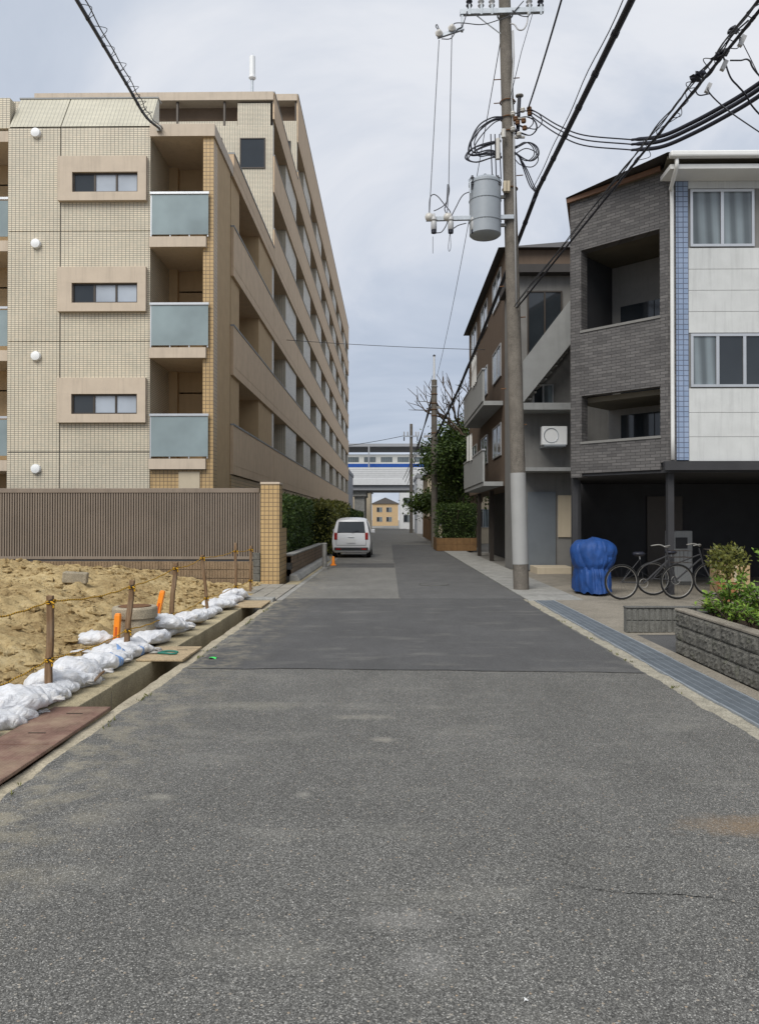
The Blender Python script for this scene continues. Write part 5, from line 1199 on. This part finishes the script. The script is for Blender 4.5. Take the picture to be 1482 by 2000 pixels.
# ================================================================== PLANTS
def leaf(m_, p, L, W, d, nrm, fold=.25):
    d = d.normalized(); s = d.cross(nrm); s = s.normalized() if s.length > 1e-6 else d.orthogonal().normalized(); n = s.cross(d)
    a = p; t = p + d*L - n*L*.12; m1 = p + d*L*.5 + s*W*.5 + n*W*fold*.4; m2 = p + d*L*.5 - s*W*.5 + n*W*fold*.4; c = p + d*L*.52
    b = len(m_.v); m_.v += [a, m1, t, m2, c]; m_.f += [(b, b+1, b+4), (b+1, b+2, b+4), (b+2, b+3, b+4), (b+3, b, b+4)]
def rv(): 
    while True:
        v = Vector((rnd.uniform(-1, 1), rnd.uniform(-1, 1), rnd.uniform(-1, 1)))
        if .05 < v.length < 1: return v.normalized()
def shrub(label, x, y, z0, hgt, rad, n, mat, L=.06, stems=5, name='shrub', cat='shrub', group=None):
    t = thing(name, label, cat, (x, y, z0), group); lm = MB(); sm = MB()
    tips = []
    for s_ in range(stems):
        a = 2*math.pi*s_/stems + rnd.uniform(-.4, .4); rr = rad*rnd.uniform(.3, .9); h = hgt*rnd.uniform(.65, 1.0)
        pts = spline([Vector((x, y, z0-.03)), Vector((x+math.cos(a)*rr*.35, y+math.sin(a)*rr*.35, z0+h*.4)), Vector((x+math.cos(a)*rr, y+math.sin(a)*rr, z0+h))], 6)
        sm.tube(pts, [.012*(1-.7*i/(len(pts)-1)) for i in range(len(pts))], 5)
        for q in range(3):
            p = pts[rnd.randrange(5, len(pts))]; e = p + Vector((rnd.uniform(-1, 1)*rad*.45, rnd.uniform(-1, 1)*rad*.45, rnd.uniform(0, .25)*hgt)); sm.tube([p, (p+e)/2+Vector((0, 0, .02)), e], [.006, .004, .002], 4); tips.append((p, e))
        tips.append((pts[len(pts)//2], pts[-1]))
    for i in range(n):
        p, e = tips[rnd.randrange(len(tips))]; q = p.lerp(e, rnd.random()**.6) + rv()*rad*.20*rnd.random()
        d = rv(); d.z = abs(d.z)*.6 + .1; leaf(lm, q, L*rnd.uniform(.6, 1.3), L*rnd.uniform(.35, .5), d, (rv()*.7 + Vector((0, 0, 1))).normalized())
    sm.build('stems', M['bark'], t); lm.build('foliage', M[mat], t)
    return t
for i, (x, y, h, r, n, lab) in enumerate(((3.62, 8.2, .55, .32, 420, 'bright green shrub at the far corner of the block planter'), (3.72, 7.75, .5, .3, 380, 'bright green shrub second from the planter corner'), (4.15, 8.15, .75, .4, 520, 'tallest bright green shrub in the planter, behind the others'), (3.9, 7.2, .62, .36, 520, 'leafy bright green shrub at the right edge of the picture'), (4.7, 7.9, .8, .45, 500, 'bright green shrub deep in the planter near the carport'), (3.55, 8.5, .22, .2, 200, 'low tuft of leaves on the planter wall corner'), (4.0, 6.5, .5, .35, 300, 'bright green shrub nearest the camera in the planter'))):
    shrub(lab, x, y, .40, h, r, n, 'leaf_bright', .075, 6, group='shrubs in the block planter')
for i, (x, y, lab) in enumerate(((3.5, 7.95, 'low leafy plant just behind the coping, nearest the planter corner'), (3.52, 7.55, 'low leafy plant just behind the coping, second from the planter corner'), (3.5, 7.15, 'low leafy plant just behind the coping, third from the planter corner'), (3.54, 6.75, 'low leafy plant just behind the coping at the right edge of the picture'))):
    shrub(lab, x, y, .41, .24 + .05*(i % 2), .26, 340, 'leaf_bright', .06, 7, 'ground_plant', 'plant', 'low plants in the block planter')
# clipped hedge behind the planter wall
def hedge(name, label, x0, x1, y0, y1, z0, z1, n, mat, L=.07, cat='hedge'):
    t = thing(name, label, cat, ((x0+x1)/2, (y0+y1)/2, z0)); lm = MB(); core = MB(); cs = Vector(((x1-x0)/2, (y1-y0)/2, (z1-z0)/2)); c0 = Vector(((x0+x1)/2, (y0+y1)/2, (z0+z1)/2))
    for i in range(n):
        q = Vector((rnd.uniform(-1, 1), rnd.uniform(-1, 1), rnd.uniform(-1, 1))); f = rnd.choice((0, 0, 1, 2, 2)); s_ = (1 if rnd.random() < .7 else -1)
        if f == 0: q.x = s_
        elif f == 1: q.y = -abs(s_)
        else: q.z = 1
        q *= 1 - .25*rnd.random()**2; p = c0 + Vector((q.x*cs.x, q.y*cs.y, q.z*cs.z)); k = .16*fbm(p.x*1.4, p.y*1.4, p.z*1.4, 3); p += q.normalized()*k
        leaf(lm, p, L*rnd.uniform(.7, 1.4), L*rnd.uniform(.45, .7), (q.normalized()*.6 + rv()), rv())
    for k in range(int((y1-y0)/.5)): core.tube([(c0.x + rnd.uniform(-.1, .1), y0+.3+k*.5, z0-.1), (c0.x + rnd.uniform(-.15, .15), y0+.3+k*.5+rnd.uniform(-.2, .2), z1-.25)], [.03, .01], 5)
    core.build('stems', M['bark'], t)
    MB().box(x0+cs.x*.35, x1-cs.x*.35, y0+.2, y1-.2, z0, z1-.3).build('shade_core', plain('hedge_shade', (.018, .025, .01), .95, .05), t)  # solid near-black box painted as the shade inside the hedge
    lm.build('foliage', M[mat], t); return t
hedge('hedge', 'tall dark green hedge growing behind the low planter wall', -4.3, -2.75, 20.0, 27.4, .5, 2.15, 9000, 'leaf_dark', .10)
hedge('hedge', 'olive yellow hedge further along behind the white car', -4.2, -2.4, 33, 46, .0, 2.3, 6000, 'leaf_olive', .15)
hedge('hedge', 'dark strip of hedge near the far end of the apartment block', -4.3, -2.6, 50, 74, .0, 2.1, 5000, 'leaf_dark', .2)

def tree(name, label, base, height, crown, n, mat, L, seed, bare=False, spread=.35, group=None):
    """trunk with recursively split limbs; leaves grow along the outer twigs"""
    t = thing(name, label, 'tree', base, group); r_ = random.Random(seed); tm = MB(); lm = MB(); tw = []
    def grow(p, d, L_, r, lev):
        e = p; pts = [p]; dd = d.copy()
        for k in range(4):
            dd = (dd + Vector((r_.uniform(-1, 1), r_.uniform(-1, 1), r_.uniform(-.4, .7)))*.16).normalized(); e = e + dd*L_/4; pts.append(e)
        tm.tube(pts, [r*(1-.35*i/4) for i in range(5)], 7 if lev < 2 else 4, cap=lev > 2)
        if lev >= (5 if bare else 4): tw.append(pts); return
        if lev >= 2: tw.append(pts)
        for k in range(3 if lev < 3 else 2 + (r_.random() < .5)):
            ax = dd.orthogonal().normalized(); ax = Matrix.Rotation(r_.uniform(0, 6.28), 3, dd) @ ax
            nd_ = (dd*(.75 if lev else 1.0) + ax*r_.uniform(.5, 1.0)*(spread*2.2) + Vector((0, 0, .12))).normalized(); grow(pts[r_.choice((3, 4, 4))], nd_, L_*r_.uniform(.62, .8), r*.58, lev+1)
    b = Vector(base); grow(b - Vector((0, 0, .2)), Vector((0, 0, 1)), height*.30, height*.022, 0)
    tm.build('trunk', M['bark'], t)
    if not bare:
        for i in range(n):
            pts = tw[r_.randrange(len(tw))]; p = pts[r_.randrange(1, 5)] + Vector((r_.gauss(0, 1), r_.gauss(0, 1), r_.gauss(0, .8)))*crown
            d = Vector((r_.uniform(-1, 1), r_.uniform(-1, 1), r_.uniform(-.7, .5))); leaf(lm, p, L*r_.uniform(.6, 1.3), L*r_.uniform(.5, .8), d, Vector((r_.uniform(-1, 1), r_.uniform(-1, 1), 1.2)).normalized())
        lm.build('crown', M[mat], t)
    return t
tree('broadleaf_tree', 'dense green tree right behind the second pole', (4.35, 45.5, 0), 8.2, .5, 16000, 'leaf_tree', .24, 3)
tree('broadleaf_tree', 'dark green tree in front of the brown house end, overhanging the road', (4.3, 39.8, 0), 7.6, .45, 14000, 'leaf_dark', .20, 8)
tree('broadleaf_tree', 'small green tree leaning over the road beyond the second pole', (3.5, 50, 0), 5.0, .38, 7000, 'leaf_tree', .22, 21)
tree('bare_tree', 'leafless tree with fine bare branches above the green trees', (4.75, 43, 0), 12.5, 0, 0, 'leaf_tree', .1, 14, True, .27)
# timber planter by the second pole
tp = thing('timber_planter', 'low orange brown timber planter at the foot of the second pole', 'planter', (3.0, 37, 0))
for k in range(6):
    for r in range(2): MB().box(2.25+k*.31, 2.25+k*.31+.302, 36.6, 36.64, .02+r*.31, .32+r*.31).build('plank', M['wood_fence'], tp)
for k in range(6):
    for r in range(2): MB().box(2.20, 2.24, 36.6+k*.45, 36.6+k*.45+.44, .02+r*.31, .32+r*.31).build('plank', M['wood_fence'], tp)
MB().box(2.245, 4.1, 36.65, 39.3, 0, .56).build('soil', M['soil'], tp)
hedge('hedge', 'dense dark shrub filling the timber planter', 2.3, 4.1, 36.7, 39.2, .55, 2.2, 4000, 'leaf_dark', .11, 'shrub')
wf = thing('timber_fence', 'orange brown timber board fence along the right side beyond the planter', 'fence', (2.8, 56, 0))
for k in range(34): MB().box(2.78 + rnd.uniform(-.01, .01), 2.82, 47+k*.55, 47+k*.55+.52, .05, 1.75 + rnd.uniform(-.02, .02)).build('board', M['wood_fence'], wf)
for z in (.4, 1.4): MB().box(2.825, 2.87, 47, 65.7, z, z+.09).build('rail', M['wood_fence'], wf)

# ================================================================== VEHICLES AND THINGS IN THE CARPORT
def car(label, x, y, rz=0):
    t = thing('parked_car', label, 'car', (x, y, 0)); W = .74; off = Vector((x, y, 0))
    # stations front(-y is towards the camera = rear of the car)
    stn = [(-1.70, .60, .62, .32, .74, .80), (-1.66, .70, .72, .26, .86, .95), (-1.58, .73, .74, .22, .90, 1.20), (-1.42, .74, .74, .2, .92, 1.46), (-1.15, .74, .74, .2, .93, 1.54), (-.3, .74, .74, .2, .93, 1.57), (.35, .74, .74, .2, .92, 1.53), (.75, .74, .74, .2, .92, 1.28), (1.05, .74, .73, .2, .90, 1.02), (1.35, .73, .71, .22, .84, .90), (1.62, .69, .66, .26, .74, .80), (1.72, .6, .58, .34, .64, .68)]
    m_ = MB(); n = 0
    for (yy, wb, wm, zb, zm, zt) in stn:
        wt_ = wm - .16*min(1, (zt-zm)/.6)
        half = [(wb*.9, zb), (wb, zb+.08), (wm+.02, (zb+zm)/2+.05), (wm, zm), (wt_, zt-.05), (wt_-.1, zt), (wt_*.4, zt+.025)]
        ring = [(a, z) for a, z in half] + [(-a, z) for a, z in half[::-1]]
        n = len(ring); m_.v += [off + Vector((a, yy, z)) for a, z in ring]
    for i in range(len(stn)-1):
        for k in range(n): k2 = (k+1) % n; m_.f.append((i*n+k, i*n+k2, (i+1)*n+k2, (i+1)*n+k))
    m_.f.append(tuple(range(n))[::-1]); m_.f.append(tuple((len(stn)-1)*n+k for k in range(n)))
    for i, f in enumerate(m_.f): m_.f[i] = f
    m_.build('body', M['white_car'], t, smooth=True, sharp=35)
    def q(*a): return [off + Vector(p) for p in a]
    MB().ext(q((-.55, -1.64, .98), (.55, -1.64, .98), (.49, -1.50, 1.42), (-.49, -1.50, 1.42)), (0, -.025, .004)).build('rear_window', M['glass'], t, bevel=.01)
    for s in (-1, 1):
        MB().ext(q((s*.742, -1.2, .98), (s*.742, -.25, .98), (s*.61, -.25, 1.46), (s*.61, -1.15, 1.43)), (s*.012, 0, 0)).build('side_window', M['glass'], t); MB().ext(q((s*.742, -.15, .98), (s*.742, .75, .98), (s*.61, .35, 1.44), (s*.61, -.15, 1.46)), (s*.012, 0, 0)).build('side_window', M['glass'], t)
        MB().box(x+s*.60-.06, x+s*.60+.06, y-1.72, y-1.60, .72, 1.0).build('tail_lamp', M['red_lens'], t, bevel=.015)
        MB().box(x+s*.80-.08, x+s*.80+.08, y+.55, y+.65, .95, 1.10).build('mirror', M['white_car'], t, bevel=.02)
        MB().box(x+s*.5-.12, x+s*.5+.12, y+1.60, y+1.7, .62, .76).build('headlight', M['glass_grey'], t, bevel=.02)
        for yy in (-1.08, 1.10):
            w = MB(); c = Vector((x+s*.67, y+yy, .28)); rot = Matrix.Rotation(R(90), 3, 'Y')
            wo_ = MB().lathe(c, [(.20, -.085), (.265, -.08), (.28, -.05), (.28, .05), (.265, .08), (.20, .085)], 24, rot).build('tyre', M['tyre'], t, smooth=True, sharp=40); MB().lathe(c, [(.19, -.088), (.19, .088)], 20, rot).build('rim', M['alu'], wo_)
    for (xa, xb, za, zb_) in ((-.585, -.575, .52, .98), (.575, .585, .52, .98), (-.58, .58, .50, .51)): MB().box(x+xa, x+xb, y-1.712, y-1.66, za, zb_).build('panel_gap', M['charcoal'], t)
    MB().tube([(x+.02, y-1.69, .99), (x+.30, y-1.665, 1.08)], .009, 5).build('wiper', M['black_rubber'], t); MB().box(x-.12, x+.12, y-1.73, y-1.69, .80, .845).build('hatch_handle', M['alu'], t, bevel=.008)
    for s in (-1, 1): MB().box(x+s*.5-.09, x+s*.5+.09, y-1.738, y-1.70, .33, .38).build('reflector', M['red_lens'], t)
    MB().box(x-.17, x+.17, y-1.735, y-1.70, .60, .76).build('number_plate', M['white_plastic'], t); MB().box(x-.66, x+.66, y-1.725, y-1.6, .30, .42).build('bumper', M['charcoal'], t, bevel=.02)
    MB().ext(q((-.55, .80, .98), (.55, .80, .98), (.49, .42, 1.46), (-.49, .42, 1.46)), (0, .03, .01)).build('windscreen', M['glass'], t)
    return t
car('white small car parked at the left kerb beside the hedge', -1.52, 31.6)

# motorbike under a blue tarpaulin
tb = thing('tarp_covered_motorbike', 'motorbike wrapped in a blue tarpaulin at the carport edge', 'motorbike', (4.05, 15.4, 0))
m_ = MB()
def rid(v): return 1 - abs(noise.noise(v))*2
def tarp(u, v):
    a = 2*math.pi*u; hz = v; ca, sa = math.cos(a), math.sin(a)
    # saddle-backed silhouette: handlebar hump in front, lower seat behind
    rx = .34 + .22*ss((hz-.30)/.45)*(.35+.65*max(0, -sa)**.6); ry = .70 - .22*hz
    top = 1.0 - .20*ss((sa+.1)/.9) + .03*math.sin(3*a)
    cl = math.sqrt(max(.0004, 1 - (max(0, hz-.72)/.28)**2))
    def tri(x): return abs((x % 1.0)*2-1)*2-1
    drape = (1-hz)**.8*(.055*tri(a*1.27+.25*math.sin(a*2)+hz*.2) + .03*tri(a*2.9+.4+hz*.3))
    cre = -.05*max(0, rid(Vector((ca*2.1, sa*2.1, hz*2.4)))-.6) - .05*max(0, rid(Vector((ca*3.3+3, sa*3.3, hz*3.1)))-.6)
    pinch = -.07*math.exp(-((hz-.42)/.05)**2)
    k = 1 + drape + cre*1.8 + pinch + .05*noise.noise(Vector((ca*1.3, sa*1.3, hz*2)))
    z = .07 + 1.12*top*(hz if hz < .72 else .72 + .28*math.sin((hz-.72)/.28*math.pi/2)*.8) + (.05*noise.noise(Vector((ca*4, sa*4, 7)))*(1-hz)) - .05*max(0, rid(Vector((ca*3+9, sa*3, hz*5)))-.6)*hz
    return (4.05 + ca*rx*k*cl, 15.55 + sa*ry*k*cl, z)
m_.grid(tarp, 96, 34); m_.build('tarpaulin', M['blue_tarp'], tb, smooth=True, sharp=22)
for yy in (15.2, 15.9): MB().ring((4.05, yy, .25), .20, .045, (1, 0, 0), 20, 8).build('wheel', M['tyre'], tb, smooth=True)
MB().tube([(3.72, 15.3, .62), (4.05, 15.15, .60), (4.38, 15.3, .62)], .006, 5).build('tie_cord', M['cable_grey'], tb)

def bicycle(label, x, y, ang, frame):
    t = thing('bicycle', label, 'bicycle', (x, y, .03), 'bicycles in the carport'); cx_, sx_ = math.cos(ang), math.sin(ang)
    def W(l, z, s=0.0): return Vector((x + l*cx_ - s*sx_, y + l*sx_ + s*cx_, .03+z))
    ax = (-sx_, cx_, 0)
    for l in (-.52, .54):
        w = MB().ring(W(l, .33), .31, .018, ax, 28, 6).build('wheel', M['tyre'], t, smooth=True); MB().ring(W(l, .33), .287, .007, ax, 28, 4).build('rim', M['steel_rusty'], w)
        sp = MB()
        for k in range(12): a = math.pi*2*k/12; sp.tube([W(l, .33), W(l + .285*math.cos(a), .33+.285*math.sin(a))], .0014, 3)
        sp.build('spokes', M['cable_grey'], w)
    fr = MB(); fr.tube([W(-.52, .33), W(-.1, .30), W(-.17, .75), W(-.52, .33)], .012, 6); fr.tube([W(-.1, .30), W(.36, .72)], .016, 6); fr.tube([W(-.15, .60), W(.34, .80)], .014, 6); fr.tube([W(.33, .92), W(.40, .62), W(.54, .33)], .014, 6); fr.build('frame', frame, t)
    MB().tube(spline([W(.16, .98, -.27), W(.30, 1.0, -.2), W(.34, .96, 0), W(.30, 1.0, .2), W(.16, .98, .27)], 5), .012, 6).build('handlebar', M['steel_rusty'], t, smooth=True)
    MB().lump(W(-.19, .84), (.12, .09, .045), 1, 10, 6, .2).build('saddle', M['black_rubber'], t, smooth=True); MB().cyl(W(-.17, .74), W(-.185, .83), .012, .012, 6).build('seat_post', M['alu'], t)
    bs = MB()
    for z in (.68, .78, .90):
        bs.tube([W(.44, z, -.15), W(.74, z, -.15), W(.74, z, .15), W(.44, z, .15)], .005, 4, closed=True)
    for k in range(5): bs.tube([W(.44+.075*k, .68, -.15), W(.44+.075*k, .9, -.16)], .003, 3); bs.tube([W(.44+.075*k, .68, .15), W(.44+.075*k, .9, .16)], .003, 3)
    bs.build('basket', M['bronze'], t); MB().ring(W(-.1, .30), .08, .006, ax, 16, 4).build('chainring', M['steel_rusty'], t)
bicycle('black framed bicycle behind the ribbed block wall', 4.75, 14.2, R(6), M['charcoal'])
bicycle('dark framed bicycle parked deeper, next to the carport post', 5.6, 14.9, R(-8), M['charcoal'])
pb = thing('potted_plant', 'leafy plant in a terracotta pot at the carport front', 'potted plant', (6.1, 14.0, .03))
MB().lathe((6.1, 14.0, .03), [(.13, 0), (.18, .28), (.20, .29), (.20, .33), (.17, .33), (.16, .29)], 20).build('pot', plain('terracotta', (.36, .16, .08), .8, .2), pb, smooth=True, sharp=40)
lm = MB()
for i in range(620): q = rv()*.36*rnd.random()**.4; leaf(lm, Vector((6.1, 14.0, .75)) + Vector((q.x, q.y, q.z*.9)), .085, .05, q + rv()*.6, rv())
MB().tube([(6.1, 14, .28), (6.1, 14, .7)], .015, 6).build('stem', M['bark'], pb); lm.build('foliage', M['leaf_olive'], pb)
bxs = thing('cardboard_box', 'tan cardboard box stacked against the right side of the carport', 'box', (6.9, 15.6, .03))
MB().box(6.6, 7.2, 15.5, 16.0, .03, .58).build('carton', M['cardboard'], bxs, bevel=.008); MB().box(6.88, 6.93, 15.495, 15.4995, .03, .58).build('tape', M['cream'], bxs)
wh = thing('water_heater', 'pale grey water heater unit standing in the dark carport', 'water heater', (6.55, 17.5, .03))
MB().box(6.3, 6.8, 17.4, 17.75, .1, 1.25).build('case', M['grey_light'], wh, bevel=.02); MB().box(6.32, 6.78, 17.42, 17.73, .03, .1).build('plinth', M['concrete_dark'], wh); MB().box(6.42, 6.68, 17.385, 17.399, .85, 1.1).build('vent_grille', M['charcoal'], wh)

# weeds and leaf litter along the concrete edges
b = MB()
for i in range(260):
    side = rnd.random()
    if side < .5: x, y = -2.06 + rnd.uniform(-.03, .03), rnd.uniform(3.5, 14)
    else: x, y = 2.50 + rnd.uniform(-.03, .05), rnd.uniform(3.5, 14)
    if fbm(y*1.3, side > .5, 0, 3) < .12: continue
    for q in range(4): leaf(b, Vector((x, y, .0)) + Vector((rnd.uniform(-.01, .01), rnd.uniform(-.01, .01), 0)), rnd.uniform(.015, .04), .008, Vector((rnd.uniform(-1, 1), rnd.uniform(-1, 1), 1.2)), rv())
stuff(tag(b.build('edge_weeds', M['leaf_olive'], loc=(0, 0, 0)), 'tiny weeds growing in the cracks along the kerbs', 'weeds'))
